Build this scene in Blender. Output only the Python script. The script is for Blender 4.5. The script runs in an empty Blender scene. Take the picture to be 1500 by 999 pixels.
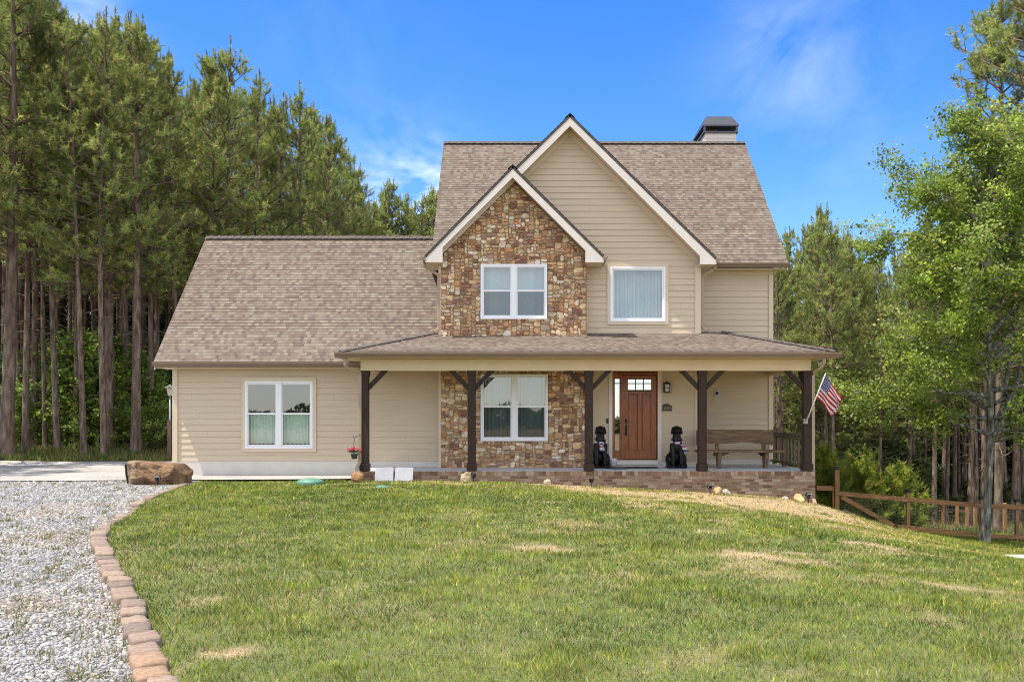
import bpy, math, random
import numpy as np
from mathutils import Vector, Matrix, noise as mnoise
random.seed(11); RNG = np.random.default_rng(11)
S = bpy.context.scene; COL = S.collection
F = 1317.0; CX = 750.0; HY = 606.0; D0 = 23.1; EYE = 1.65     # camera solved from the photograph
def wx(px, D): return (px-CX)*D/F
def wz(py, D): return EYE+(HY-py)*D/F
# ------------------------------------------------------------------ materials
MATS = {}
def nt(name):
    m = bpy.data.materials.new(name); m.use_nodes = True; t = m.node_tree
    b = t.nodes['Principled BSDF']; MATS[name] = m
    return m, t, b
def N(t, typ, **kw):
    n = t.nodes.new(typ)
    for k, v in kw.items():
        if k.startswith('i_'): n.inputs[k[2:].replace('_', ' ')].default_value = v
        else: setattr(n, k, v)
    return n
def L(t, a, b): t.links.new(a, b)
def noise_node(t, scale, detail=4, coord='Object', stretch=None):
    tc = N(t, 'ShaderNodeTexCoord'); no = N(t, 'ShaderNodeTexNoise'); no.inputs['Scale'].default_value = scale; no.inputs['Detail'].default_value = detail
    if stretch:
        mp = N(t, 'ShaderNodeMapping'); mp.inputs['Scale'].default_value = stretch; L(t, tc.outputs[coord], mp.inputs[0]); L(t, mp.outputs[0], no.inputs[0])
    else: L(t, tc.outputs[coord], no.inputs[0])
    return no.outputs[0]
def ramp(t, fac, stops):
    r = N(t, 'ShaderNodeValToRGB'); e = r.color_ramp.elements
    while len(e) < len(stops): e.new(0.5)
    for el, (p, c) in zip(e, stops): el.position = p; el.color = (*c, 1)
    L(t, fac, r.inputs[0]); return r.outputs[0]
def mixc(t, fac, a, b, mode='MIX'):
    m = N(t, 'ShaderNodeMix', data_type='RGBA', blend_type=mode)
    for s, v in ((m.inputs[0], fac), (m.inputs[6], a), (m.inputs[7], b)):
        if isinstance(v, (int, float)): s.default_value = v
        elif isinstance(v, tuple): s.default_value = (*v, 1)
        else: L(t, v, s)
    return m.outputs[2]
def bump(t, b, h, strength=0.4, dist=0.01):
    n = N(t, 'ShaderNodeBump'); n.inputs['Strength'].default_value = strength; n.inputs['Distance'].default_value = dist
    L(t, h, n.inputs['Height']); L(t, n.outputs[0], b.inputs['Normal'])
def simple(name, c, rough=0.6, var=0.12, scale=6, bmp=0.0, stretch=None, metal=0, spec=0.5):
    m, t, b = nt(name); nz = noise_node(t, scale, 5, 'Object', stretch)
    lo = tuple(v*(1-var) for v in c); hi = tuple(min(1, v*(1+var)) for v in c)
    L(t, ramp(t, nz, [(0.3, lo), (0.7, hi)]), b.inputs['Base Color'])
    b.inputs['Roughness'].default_value = rough; b.inputs['Metallic'].default_value = metal; b.inputs['Specular IOR Level'].default_value = spec
    if bmp: bump(t, b, noise_node(t, scale*6, 6, 'Object', stretch), bmp, 0.006)
    return m
def attrmat(name, rough=0.8, var=0.25, scale=25, bmp=0.4, trans=0.0, spec=0.3, dist=0.008):
    m, t, b = nt(name); a = N(t, 'ShaderNodeAttribute', attribute_name='col')
    nz = noise_node(t, scale, 5)
    v = ramp(t, nz, [(0.25, (1-var,)*3), (0.75, (1+var,)*3)])
    c = mixc(t, 1.0, a.outputs['Color'], v, 'MULTIPLY')
    L(t, c, b.inputs['Base Color']); b.inputs['Roughness'].default_value = rough; b.inputs['Specular IOR Level'].default_value = spec
    if bmp: bump(t, b, noise_node(t, scale*2, 6), bmp, dist)
    if trans:
        tr = N(t, 'ShaderNodeBsdfTranslucent'); L(t, a.outputs['Color'], tr.inputs[0])
        mx = N(t, 'ShaderNodeMixShader'); mx.inputs[0].default_value = trans
        L(t, b.outputs[0], mx.inputs[1]); L(t, tr.outputs[0], mx.inputs[2]); L(t, mx.outputs[0], t.nodes['Material Output'].inputs[0])
    return m
simple('siding', (0.55, 0.445, 0.315), 0.55, 0.05, 3, 0.15, (0.4, 8, 8))
simple('trim', (0.61, 0.50, 0.36), 0.5, 0.04, 3, 0.05)
simple('fascia', (0.66, 0.60, 0.54), 0.5, 0.04, 3, 0.05)
simple('vinyl', (0.80, 0.80, 0.82), 0.35, 0.02, 3)
simple('foundation', (0.60, 0.56, 0.50), 0.7, 0.06, 3, 0.1)
simple('gutter', (0.20, 0.135, 0.09), 0.35, 0.06, 3)
simple('spout', (0.34, 0.25, 0.17), 0.4, 0.06, 3)
simple('post_wood', (0.026, 0.012, 0.006), 0.75, 0.45, 4, 0.5, (9, 9, 0.8))
simple('ceiling', (0.58, 0.46, 0.29), 0.6, 0.04, 3)
simple('dark_room', (0.10, 0.095, 0.09), 0.9, 0.1, 2)
simple('porch_concrete', (0.50, 0.50, 0.50), 0.8, 0.1, 4, 0.2)
simple('mortar', (0.29, 0.235, 0.19), 0.9, 0.15, 20, 0.3)
simple('stone_mortar', (0.34, 0.225, 0.13), 0.95, 0.3, 20, 0.4)
simple('black_metal', (0.012, 0.012, 0.013), 0.4, 0.2, 8)
simple('bronze', (0.03, 0.018, 0.012), 0.4, 0.2, 8, metal=0.5)
simple('cap_metal', (0.085, 0.085, 0.095), 0.35, 0.15, 3, metal=0.5)
simple('grey_metal', (0.35, 0.35, 0.36), 0.4, 0.1, 8, metal=0.6)
simple('resin', (0.004, 0.004, 0.005), 0.42, 0.3, 20, 0.15, spec=.3)
simple('resin_base', (0.02, 0.022, 0.022), 0.6, 0.3, 12, 0.2)
simple('weathered_wood', (0.145, 0.092, 0.048), 0.75, 0.5, 3, 0.6, (1.2, 9, 9))
simple('rail_wood', (0.115, 0.08, 0.05), 0.75, 0.4, 5, 0.5, (8, 8, 0.8))
simple('fence_wood', (0.30, 0.145, 0.055), 0.7, 0.35, 3, 0.4, (1, 6, 6))
simple('fence_post', (0.32, 0.16, 0.06), 0.7, 0.35, 3, 0.4, (6, 6, 1))
simple('bench_shade', (0.13, 0.1, 0.07), 0.8, 0.4, 6, 0.5)
simple('white_slab', (0.30, 0.30, 0.325), 0.5, 0.1, 5, 0.15)
simple('white_ceramic', (0.55, 0.58, 0.58), 0.4, 0.05, 5)
simple('mat_rug', (0.02, 0.022, 0.02), 0.95, 0.4, 30, 0.5)
simple('green_lid', (0.085, 0.21, 0.15), 0.5, 0.12, 8)
simple('plastic_pot', (0.05, 0.055, 0.06), 0.5, 0.1, 8)
simple('sign_brown', (0.055, 0.02, 0.013), 0.5, 0.2, 8)
simple('sign_text', (0.30, 0.24, 0.17), 0.4, 0.05, 8)
simple('frost_glass', (0.5, 0.48, 0.4), 0.2, 0.1, 8)
simple('ridge', (0.075, 0.06, 0.052), 0.9, 0.35, 9, 0.4)
simple('wire', (0.22, 0.21, 0.2), 0.5, 0.1, 8, metal=0.7)
simple('flag_white', (0.7, 0.7, 0.7), 0.8, 0.05, 8)
simple('pale_plate', (0.45, 0.42, 0.38), 0.8, 0.15, 8, 0.3)  # the flat stone's own pale colour
simple('curtain', (0.36, 0.41, 0.41), 0.9, 0.05, 10)
simple('lace', (0.72, 0.78, 0.66), 0.9, 0.10, 14)
attrmat('stone', 0.85, 0.35, 14, 0.7, dist=0.02)
attrmat('brick', 0.85, 0.25, 30, 0.4)
attrmat('paver', 0.9, 0.25, 30, 0.7)
attrmat('rock', 0.85, 0.4, 7, 0.9, dist=0.03)
attrmat('pebble', 0.8, 0.2, 60, 0.0)
attrmat('leaf', 0.5, 0.15, 3, 0.0, 0.45, 0.35)
attrmat('needle', 0.55, 0.12, 3, 0.0, 0.40, 0.3)
attrmat('blade', 0.6, 0.10, 3, 0.0, 0.28, 0.25)
attrmat('petal', 0.5, 0.1, 9, 0.0, 0.3, 0.3)
attrmat('cloth', 0.85, 0.1, 9, 0.0, 0.15, 0.2)
# bark
def bark(name, a, b2, c3, scale):
    m, t, b = nt(name); nz = noise_node(t, scale, 7, 'Object', (1, 1, 0.22))
    c = ramp(t, nz, [(0.30, a), (0.52, b2), (0.72, c3)])
    L(t, c, b.inputs['Base Color']); b.inputs['Roughness'].default_value = 0.95; b.inputs['Specular IOR Level'].default_value = 0.15
    bump(t, b, nz, 1.0, 0.05)
bark('pine_bark', (0.07, 0.047, 0.034), (0.175, 0.130, 0.098), (0.30, 0.235, 0.185), 9)
bark('maple_bark', (0.05, 0.046, 0.038), (0.18, 0.172, 0.148), (0.46, 0.46, 0.41), 12)
# door wood
m, t, b = nt('door_wood'); nz = noise_node(t, 5, 6, 'Object', (9, 9, 0.7))
L(t, ramp(t, nz, [(0.25, (0.125, 0.030, 0.007)), (0.55, (0.28, 0.080, 0.017)), (0.8, (0.41, 0.140, 0.034))]), b.inputs['Base Color'])
b.inputs['Roughness'].default_value = 0.32
# glass: reflection over a clear pane
def glass(name, refl, tint):
    m, t, b = nt(name); t.nodes.remove(b)
    tr = N(t, 'ShaderNodeBsdfTransparent'); tr.inputs[0].default_value = (*tint, 1)
    gl = N(t, 'ShaderNodeBsdfGlossy'); gl.inputs['Roughness'].default_value = 0.015; gl.inputs[0].default_value = (0.95, 0.98, 1, 1)
    bp = N(t, 'ShaderNodeBump'); bp.inputs['Strength'].default_value = 0.06; bp.inputs['Distance'].default_value = 0.02
    L(t, noise_node(t, 1.5, 1), bp.inputs['Height']); L(t, bp.outputs[0], gl.inputs['Normal'])
    mx = N(t, 'ShaderNodeMixShader'); mx.inputs[0].default_value = refl
    L(t, tr.outputs[0], mx.inputs[1]); L(t, gl.outputs[0], mx.inputs[2]); L(t, mx.outputs[0], t.nodes['Material Output'].inputs[0])
glass('pane', 0.18, (0.80, 0.88, 0.88)); glass('pane_screen', 0.10, (0.50, 0.55, 0.55)); glass('door_glass', 0.55, (0.5, 0.55, 0.55))
# shingles: tabs keyed to the roof's own metres (uv)
m, t, b = nt('shingle'); uv = N(t, 'ShaderNodeUVMap'); sp = N(t, 'ShaderNodeSeparateXYZ'); L(t, uv.outputs[0], sp.inputs[0])
def mth(t, op, a, b2=None):
    n = N(t, 'ShaderNodeMath', operation=op)
    for i, v in enumerate((a, b2)):
        if v is None: continue
        if isinstance(v, (int, float)): n.inputs[i].default_value = v
        else: L(t, v, n.inputs[i])
    return n.outputs[0]
row = mth(t, 'FLOOR', mth(t, 'DIVIDE', sp.outputs[1], 0.118))
w0 = N(t, 'ShaderNodeTexWhiteNoise', noise_dimensions='1D'); L(t, row, w0.inputs['W'])
cu = mth(t, 'ADD', mth(t, 'DIVIDE', sp.outputs[0], 0.098), mth(t, 'MULTIPLY', w0.outputs[0], 17.0))
colm = mth(t, 'FLOOR', cu)
cb = N(t, 'ShaderNodeCombineXYZ'); L(t, colm, cb.inputs[0]); L(t, row, cb.inputs[1])
w1 = N(t, 'ShaderNodeTexWhiteNoise', noise_dimensions='2D'); L(t, cb.outputs[0], w1.inputs['Vector'])
c = ramp(t, w1.outputs[0], [(0.0, (0.112, 0.084, 0.070)), (0.25, (0.142, 0.108, 0.088)), (0.5, (0.158, 0.125, 0.102)), (0.75, (0.170, 0.141, 0.114)), (1.0, (0.198, 0.170, 0.135))])
g = ramp(t, noise_node(t, 160, 3), [(0.3, (0.72,)*3), (0.7, (1.25,)*3)])
big = ramp(t, noise_node(t, 0.7, 3), [(0.3, (0.93, 0.92, 0.92)), (0.7, (1.06, 1.05, 1.04))])
c = mixc(t, 1.0, mixc(t, 1.0, c, g, 'MULTIPLY'), big, 'MULTIPLY'); L(t, c, b.inputs['Base Color'])
b.inputs['Roughness'].default_value = 0.95; b.inputs['Specular IOR Level'].default_value = 0.2
bump(t, b, noise_node(t, 160, 3), 0.5, 0.006)
# ground materials
def ground(name, stops, scale, fine, bstr=0.6, bd=0.02, rough=0.95):
    m, t, b = nt(name); c = ramp(t, noise_node(t, scale, 8), stops)
    f = ramp(t, noise_node(t, fine, 4), [(0.3, (0.6,)*3), (0.7, (1.35,)*3)])
    L(t, mixc(t, 1.0, c, f, 'MULTIPLY'), b.inputs['Base Color']); b.inputs['Roughness'].default_value = rough; b.inputs['Specular IOR Level'].default_value = 0.1
    bump(t, b, noise_node(t, fine, 5), bstr, bd)
ground('forest_floor', [(0.3, (0.10, 0.06, 0.032)), (0.5, (0.19, 0.115, 0.06)), (0.7, (0.12, 0.12, 0.045))], 0.6, 18)
ground('concrete', [(0.3, (0.27, 0.255, 0.235)), (0.7, (0.37, 0.35, 0.325))], 0.8, 30, 0.2, 0.004)
m, t, b = nt('soil'); a = N(t, 'ShaderNodeAttribute', attribute_name='col')
f = ramp(t, noise_node(t, 35, 5), [(0.3, (0.6,)*3), (0.7, (1.3,)*3)])
L(t, mixc(t, 1.0, a.outputs['Color'], f, 'MULTIPLY'), b.inputs['Base Color']); b.inputs['Roughness'].default_value = 0.95; bump(t, b, noise_node(t, 30, 6), 0.8, 0.03)
m, t, b = nt('gravel'); tc = N(t, 'ShaderNodeTexCoord'); vo = N(t, 'ShaderNodeTexVoronoi'); vo.inputs['Scale'].default_value = 38; L(t, tc.outputs['Object'], vo.inputs[0])
sv = N(t, 'ShaderNodeSeparateColor'); L(t, vo.outputs['Color'], sv.inputs[0])
c = ramp(t, sv.outputs[0], [(0.0, (0.12, 0.118, 0.12)), (0.6, (0.25, 0.245, 0.245)), (1.0, (0.40, 0.39, 0.38))])
big = ramp(t, noise_node(t, 0.9, 5), [(0.52, (1.0, 1.0, 1.0)), (0.72, (0.82, 0.74, 0.56))])
L(t, mixc(t, 1.0, c, big, 'MULTIPLY'), b.inputs['Base Color']); b.inputs['Roughness'].default_value = 0.9
bump(t, b, vo.outputs['Distance'], 1.0, 0.03)
# flag: stars and stripes from the cloth's own uv
m, t, b = nt('flag_cloth'); uv = N(t, 'ShaderNodeUVMap'); sp = N(t, 'ShaderNodeSeparateXYZ'); L(t, uv.outputs[0], sp.inputs[0]); U, V = sp.outputs[0], sp.outputs[1]
stripe = mth(t, 'MODULO', mth(t, 'FLOOR', mth(t, 'MULTIPLY', V, 13.0)), 2.0)     # 0 = red
sc = mixc(t, stripe, (0.42, 0.012, 0.03), (0.72, 0.70, 0.69))
can = mth(t, 'MULTIPLY', mth(t, 'LESS_THAN', U, 0.40), mth(t, 'GREATER_THAN', V, 6/13))
su = mth(t, 'SUBTRACT', mth(t, 'FRACT', mth(t, 'MULTIPLY', U, 15.0)), 0.5)
sv_ = mth(t, 'SUBTRACT', mth(t, 'FRACT', mth(t, 'MULTIPLY', V, 13.0)), 0.5)
dd = mth(t, 'ADD', mth(t, 'MULTIPLY', su, su), mth(t, 'MULTIPLY', sv_, sv_))
star = mth(t, 'LESS_THAN', dd, 0.07)
blue = mixc(t, star, (0.018, 0.035, 0.17), (0.75, 0.75, 0.75))
fc = mixc(t, can, sc, blue); L(t, fc, b.inputs['Base Color']); b.inputs['Roughness'].default_value = 0.8
tr = N(t, 'ShaderNodeBsdfTranslucent'); L(t, fc, tr.inputs[0]); mx = N(t, 'ShaderNodeMixShader'); mx.inputs[0].default_value = 0.3
L(t, b.outputs[0], mx.inputs[1]); L(t, tr.outputs[0], mx.inputs[2]); L(t, mx.outputs[0], t.nodes['Material Output'].inputs[0])
# ------------------------------------------------------------------ mesh helpers
class MB:
    def __init__(s): s.v = []; s.f = []; s.c = []; s.uv = []; s.hasuv = False
    def face(s, pts, c=None, uv=None):
        i = len(s.v); s.v += [tuple(p) for p in pts]; s.f.append(tuple(range(i, i+len(pts)))); s.c += [c or (1, 1, 1)]*len(pts)
        if uv: s.hasuv = True
        s.uv += (uv or [(0, 0)]*len(pts))
    def mesh(s, verts, faces, c=None):
        i = len(s.v); s.v += [tuple(p) for p in verts]; s.c += [c or (1, 1, 1)]*len(verts); s.uv += [(0, 0)]*len(verts)
        s.f += [tuple(i+k for k in f) for f in faces]
    def box(s, x0, x1, y0, y1, z0, z1, c=None, M=None):
        vs = [(x, y, z) for x in (x0, x1) for y in (y0, y1) for z in (z0, z1)]
        if M is not None: vs = [M @ Vector(p) for p in vs]
        s.mesh(vs, [(0, 1, 3, 2), (4, 6, 7, 5), (0, 4, 5, 1), (2, 3, 7, 6), (0, 2, 6, 4), (1, 5, 7, 3)], c)
    def bar(s, a, b, w, h, up=(0, 0, 1), c=None):
        a = Vector(a); b = Vector(b); d = (b-a); l = d.length; d.normalize(); u = Vector(up); sd = d.cross(u)
        if sd.length < 1e-4: sd = d.cross(Vector((0, 1, 0)))
        sd.normalize(); u = sd.cross(d)
        M = Matrix((( *d, ), ( *sd, ), ( *u, ))).transposed().to_4x4(); M.translation = a
        s.box(0, l, -w/2, w/2, -h/2, h/2, c, M)
    def prism(s, poly, y0, y1, axis='y', c=None):
        n = len(poly)
        def P(p, k): return (p[0], k, p[1]) if axis == 'y' else ((k, p[0], p[1]) if axis == 'x' else (p[0], p[1], k))
        vs = [P(p, y0) for p in poly]+[P(p, y1) for p in poly]
        s.mesh(vs, [tuple(range(n-1, -1, -1)), tuple(range(n, 2*n))]+[(i, (i+1) % n, n+(i+1) % n, n+i) for i in range(n)], c)
    def tube(s, pts, rad, n=8, c=None, cap=True):
        if isinstance(rad, (int, float)): rad = [rad]*len(pts)
        pts = [Vector(p) for p in pts]; vs = []; fs = []
        for i, p in enumerate(pts):
            d = (pts[min(i+1, len(pts)-1)]-pts[max(i-1, 0)]).normalized()
            a = d.cross(Vector((0.31, 0.87, 0.2))); a.normalize(); b = d.cross(a)
            vs += [p+(a*math.cos(2*math.pi*k/n)+b*math.sin(2*math.pi*k/n))*rad[i] for k in range(n)]
        for i in range(len(pts)-1):
            for k in range(n): fs.append((i*n+k, i*n+(k+1) % n, (i+1)*n+(k+1) % n, (i+1)*n+k))
        if cap: fs += [tuple(range(n-1, -1, -1)), tuple(range((len(pts)-1)*n, len(pts)*n))]
        s.mesh(vs, fs, c)
    def lathe(s, cx, cy, prof, n=20, c=None):
        vs = []; fs = []
        for r, z in prof: vs += [(cx+r*math.cos(2*math.pi*k/n), cy+r*math.sin(2*math.pi*k/n), z) for k in range(n)]
        for i in range(len(prof)-1):
            for k in range(n): fs.append((i*n+k, i*n+(k+1) % n, (i+1)*n+(k+1) % n, (i+1)*n+k))
        fs += [tuple(range(n-1, -1, -1)), tuple(range((len(prof)-1)*n, len(prof)*n))]
        s.mesh(vs, fs, c)
    def data(s, name, mat, smooth=False):
        me = bpy.data.meshes.new(name); me.from_pydata(s.v, [], s.f)
        ca = me.color_attributes.new('col', 'FLOAT_COLOR', 'POINT')
        ca.data.foreach_set('color', np.concatenate([np.array(s.c, 'f'), np.ones((len(s.v), 1), 'f')], 1).ravel())
        if s.hasuv:
            u = me.uv_layers.new(name='UVMap'); li = np.zeros(len(me.loops), 'i'); me.loops.foreach_get('vertex_index', li)
            u.data.foreach_set('uv', np.array(s.uv, 'f')[li].ravel())
        if mat: me.materials.append(MATS[mat])
        if smooth: me.polygons.foreach_set('use_smooth', [True]*len(me.polygons))
        return me
    def build(s, name, mat, parent=None, smooth=False, bevel=0):
        o = bpy.data.objects.new(name, s.data(name, mat, smooth)); COL.objects.link(o)
        if bevel:
            md = o.modifiers.new('Bevel', 'BEVEL'); md.width = bevel; md.segments = 2; md.limit_method = 'ANGLE'
        if parent: put(o, parent)
        return o
def put(o, parent):
    def wm(p): return (wm(p.parent) @ p.matrix_parent_inverse @ p.matrix_basis) if p.parent else p.matrix_basis.copy()
    o.parent = parent; o.matrix_parent_inverse = wm(parent).inverted()
def npmesh(name, V, Fc, col, mat, smooth=False):
    V = np.asarray(V, 'f'); Fc = np.asarray(Fc, 'i'); k = Fc.shape[1]
    me = bpy.data.meshes.new(name); me.vertices.add(len(V)); me.vertices.foreach_set('co', V.ravel())
    me.loops.add(Fc.size); me.loops.foreach_set('vertex_index', Fc.ravel())
    me.polygons.add(len(Fc)); me.polygons.foreach_set('loop_start', np.arange(len(Fc), dtype='i')*k)
    me.update(calc_edges=True)
    if col is not None:
        ca = me.color_attributes.new('col', 'FLOAT_COLOR', 'POINT')
        ca.data.foreach_set('color', np.concatenate([np.asarray(col, 'f'), np.ones((len(V), 1), 'f')], 1).ravel())
    me.materials.append(MATS[mat])
    if smooth: me.polygons.foreach_set('use_smooth', [True]*len(me.polygons))
    return me
def link(name, me, parent=None):
    o = bpy.data.objects.new(name, me); COL.objects.link(o)
    if parent: o.parent = parent
    return o
def tag(o, label, cat, group=None, kind=None):
    if label: o['label'] = label
    if cat: o['category'] = cat
    if group: o['group'] = group
    if kind: o['kind'] = kind
    return o
def thing(name, label, cat, loc=(0, 0, 0), group=None, rz=0):
    o = bpy.data.objects.new(name, None); COL.objects.link(o); o.location = loc; o.rotation_euler = (0, 0, rz); o.empty_display_size = 0.2
    return tag(o, label, cat, group)
# ------------------------------------------------------------------ terrain
CP = np.array([(-13, 6, 0), (-13, 14, 0), (-13, 21, 0.0), (-9, 21.7, 0.03), (-5, 21.4, 0.05), (-5, 24, 0.05), (-15, 25, 0.0), (-15, 29, 0.02), (-16, 32.5, 0.24), (-13, 33, 0.2),
    (-20, 45, 0.3), (-12, 60, 0.2), (-35, 30, 0.2), (-35, 60, 0.3), (-4, 6, 0), (-5, 12, 0), (-6.5, 17, 0.02), (0, 3, 0), (0, 6, 0.0), (0, 12, 0.03), (-2, 17, 0.1), (-1.8, 21.2, 0.07), (1.8, 21.2, -0.06), (4.7, 21.2, -0.22),
    (7.1, 21.3, -0.44), (9.74, 27, -1.40), (11.9, 27, -1.90), (14.1, 27, -2.14), (16.5, 27, -2.22), (24, 27, -2.4), (15, 38, -3.1), (18, 48, -3.9), (30, 48, -4.2), (10, 48, -3.6), (4, 45, -2.0), (25, 65, -4.2), (5, 65, -2.5),
    (4, 6, -0.06), (6, 10, -0.32), (4, 14, -0.10), (6.4, 15, -.40), (8.2, 15, -.76), (8.3, 22.5, -.90), (9.4, 23, -1.2), (8.6, 20, -.97), (10.6, 20, -1.42), (12.2, 23, -1.75), (13.2, 20.5, -1.85), (20, 15, -2.2), (8, 3, -0.2), (-30, 5, 0), (30, 5, -2), (8, 24.5, -1.02)], float)
def _k(r2): return np.where(r2 > 1e-9, 0.5*r2*np.log(r2+1e-12), 0)
def _fit():
    P = CP[:, :2]; n = len(P); r2 = ((P[:, None]-P[None])**2).sum(-1)
    A = np.zeros((n+3, n+3)); A[:n, :n] = _k(r2)+np.eye(n)*.35; A[:n, n] = 1; A[:n, n+1:] = P; A[n, :n] = 1; A[n+1:, :n] = P.T
    return np.linalg.solve(A, np.concatenate([CP[:, 2], [0, 0, 0]]))
_W = _fit()
def T(X, D):
    X = np.atleast_1d(np.asarray(X, float)); D = np.atleast_1d(np.asarray(D, float)); n = len(CP); out = np.full(X.shape, 0.0)
    Xc = np.clip(X, -38, 34); Dc = np.clip(D, 2, 68)
    for s0 in range(0, X.size, 60000):
        xs = Xc.ravel()[s0:s0+60000]; ds = Dc.ravel()[s0:s0+60000]
        r2 = (xs[:, None]-CP[None, :, 0])**2+(ds[:, None]-CP[None, :, 1])**2
        out.ravel()[s0:s0+60000] = _k(r2) @ _W[:n]+_W[n]+_W[n+1]*xs+_W[n+2]*ds
    return np.clip(out, -4.6, 0.5)
def tz(x, D): return float(T([x], [D])[0])
def vnoise(x, y, sc, seed):
    r = np.random.default_rng(seed).random((256, 256)); x = x*sc+1000.37; y = y*sc+1000.71
    xi = np.floor(x).astype(int); yi = np.floor(y).astype(int); fx = x-xi; fy = y-yi; fx = fx*fx*(3-2*fx); fy = fy*fy*(3-2*fy)
    a = r[xi % 256, yi % 256]; b = r[(xi+1) % 256, yi % 256]; c = r[xi % 256, (yi+1) % 256]; d = r[(xi+1) % 256, (yi+1) % 256]
    return (a*(1-fx)+b*fx)*(1-fy)+(c*(1-fx)+d*fx)*fy
def fbm(x, y, sc, seed): return 0.55*vnoise(x, y, sc, seed)+0.3*vnoise(x, y, sc*2.1, seed+1)+0.15*vnoise(x, y, sc*4.3, seed+2)
# edging curve between gravel and lawn: x of the lawn's edge at depth D
EC = np.array([(2, -0.3), (4, -1.3), (5.0, -1.86), (5.64, -2.21), (6.41, -2.58), (7.27, -3.0), (7.93, -3.35), (8.59, -3.7), (9.29, -4.09), (10.25, -4.59), (11.2, -5.08), (11.87, -5.42), (12.86, -5.80), (13.75, -6.05), (14.9, -6.3), (16.5, -6.8), (18.9, -7.25), (20.4, -7.4), (21.8, -7.45)])
def xc(D): return np.interp(D, EC[:, 0], EC[:, 1])
def lawncol(X, D):
    """how much of the sward is dead straw (0..1) and how deep green the rest is (0..1)"""
    Xs = X+0.45*D      # streaks run down the slope
    dead = fbm(X*0.75, D*0.55+X*0.28, 0.85, 5)
    f2 = 0.55*fbm(X*0.8, D*0.6+X*0.3, 2.6, 33)+0.45*fbm(X, D*.8, 8.0, 35)
    dead = np.clip((0.50*dead+0.50*f2-0.535)*7, 0, 1)
    Xw = X+1.5*(fbm(X, D, 1.1, 51)-.5)+.5*(vnoise(X, D, 4., 52)-.5); Dw = D+1.3*(fbm(X, D, 1.1, 55)-.5)+.4*(vnoise(X, D, 4., 56)-.5)
    def blob(cx, cd, rx, rd, a): return a*np.exp(-(((Xw-cx)/rx)**2+((Dw-cd)/rd)**2))
    b = blob(5.9, 18.5, 2.3, 1.5, 1.35)+blob(2.7, 19.3, 2.4, 0.75, 1.15)+blob(4.6, 17.6, 1.6, .35, .8)+blob(8.4, 17.5, 1.6, .5, .8)+blob(-1.0, 20.4, 3.2, 0.22, 1.0)+blob(7.4, 20.3, 1.0, 0.7, 0.8)+blob(0.2, 10.9, 0.45, 0.3, 0.9)+blob(3.2, 10.9, 0.5, 0.35, 0.7)+blob(5.2, 12.5, 0.9, 0.3, 0.9)+blob(4.2, 9.6, 0.8, 0.25, 0.6)+blob(-1.95, 5.9, 0.10, 0.4, 0.5)+blob(-2.8, 7.7, 0.14, 0.25, 0.5)+blob(9.6, 22.3, 1.2, 0.8, 0.5)+blob(0.9, 9.0, 0.35, 0.2, 0.7)+blob(7, 14.8, 0.6, 0.3, 0.7)
    ed = np.exp(-((D-21.05)/0.28)**2)*(X > -2.5)*(X < 8)*0.9
    g = .5*fbm(X*0.8, D*0.7+0.25*X, 0.9, 61)+.5*(.6*vnoise((X*.82+D*.57)*.25, D*.82-X*.57, 3.0, 63)+.4*vnoise(X, D, 5., 64))
    dead = dead*np.clip(.30+.16*(X+.25*D-1.5), .22, .9)*np.clip((D-4.5)/3, .3, 1)
    u_ = X*.82+D*.57; v_ = D*.82-X*.57; stk = .6*vnoise(u_*.30, v_, 2.6, 71)+.4*vnoise(u_*.35, v_, 5.5, 72)
    dead = np.clip(dead+np.clip((stk-.60)*2.6, 0, .55)*np.clip(.5+.08*(X+2), .3, 1), 0, 1)
    return np.clip(dead*0.7+np.clip(b*(6.0*f2-1.6), 0, 1)+ed*(2.5*f2-.4), 0, 1), np.clip((g-0.3)*2.2, 0, 1)
def grid(name, rows, mat, dz, kind='structure', colf=None, wob=0.0):
    V = []; Fc = []; idx = []
    for D, xs in rows:
        idx.append((len(V), len(xs))); z = T(np.array(xs), np.full(len(xs), D))+dz
        V += [(x, D-D0, zz) for x, zz in zip(xs, z)]
    for (a, n), (b2, n2) in zip(idx[:-1], idx[1:]):
        if n == n2: Fc += [(a+i, a+i+1, b2+i+1, b2+i) for i in range(n-1)]
    V = np.array(V); col = colf(V[:, 0], V[:, 1]+D0) if colf else None
    o = link(name, npmesh(name, V, Fc, col, mat, True)); tag(o, None, None, kind=kind); return o
ax = np.concatenate([[-600, -300, -150, -80], np.arange(-50, 50.1, 1.0), [80, 150, 300, 600]]); ad = np.concatenate([[-200, -80, -30, -10], np.arange(0, 80.1, 1.0), [110, 180, 350, 900]])
grid('forest_floor', [(D, ax) for D in ad], 'forest_floor', -0.06)
def soilcol(X, D):
    d, g = lawncol(X, D); d = d[:, None]; 
    return np.array([0.115, 0.13, 0.04])*(1-d)+np.array([0.36, 0.255, 0.145])*d
us = np.linspace(0, 1, 150)**1.25
LROWS = [(D, xc(D)+us*(48-xc(D))) for D in np.arange(2, 21.46, 0.22)]
grid('lawn', LROWS, 'soil', 0.0, colf=soilcol)
grid('side_lawn', [(D, 7.06+us*(40-7.06)) for D in np.concatenate([np.arange(21.36, 42.1, 0.4)])], 'soil', -0.004, colf=soilcol)
grid('gravel_driveway', [(D, np.linspace(-42, -0.0, 1) if False else xc(D)-np.linspace(0, 1, 60)[::-1]**1.5*36) for D in np.concatenate([np.arange(2, 21.81, 0.3), [21.86]])], 'gravel', 0.0)
grid('concrete_driveway', [(D, np.linspace(-42, -3.9, 60)) for D in np.arange(21.62, 29.7, 0.5)], 'concrete', 0.03)
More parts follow.
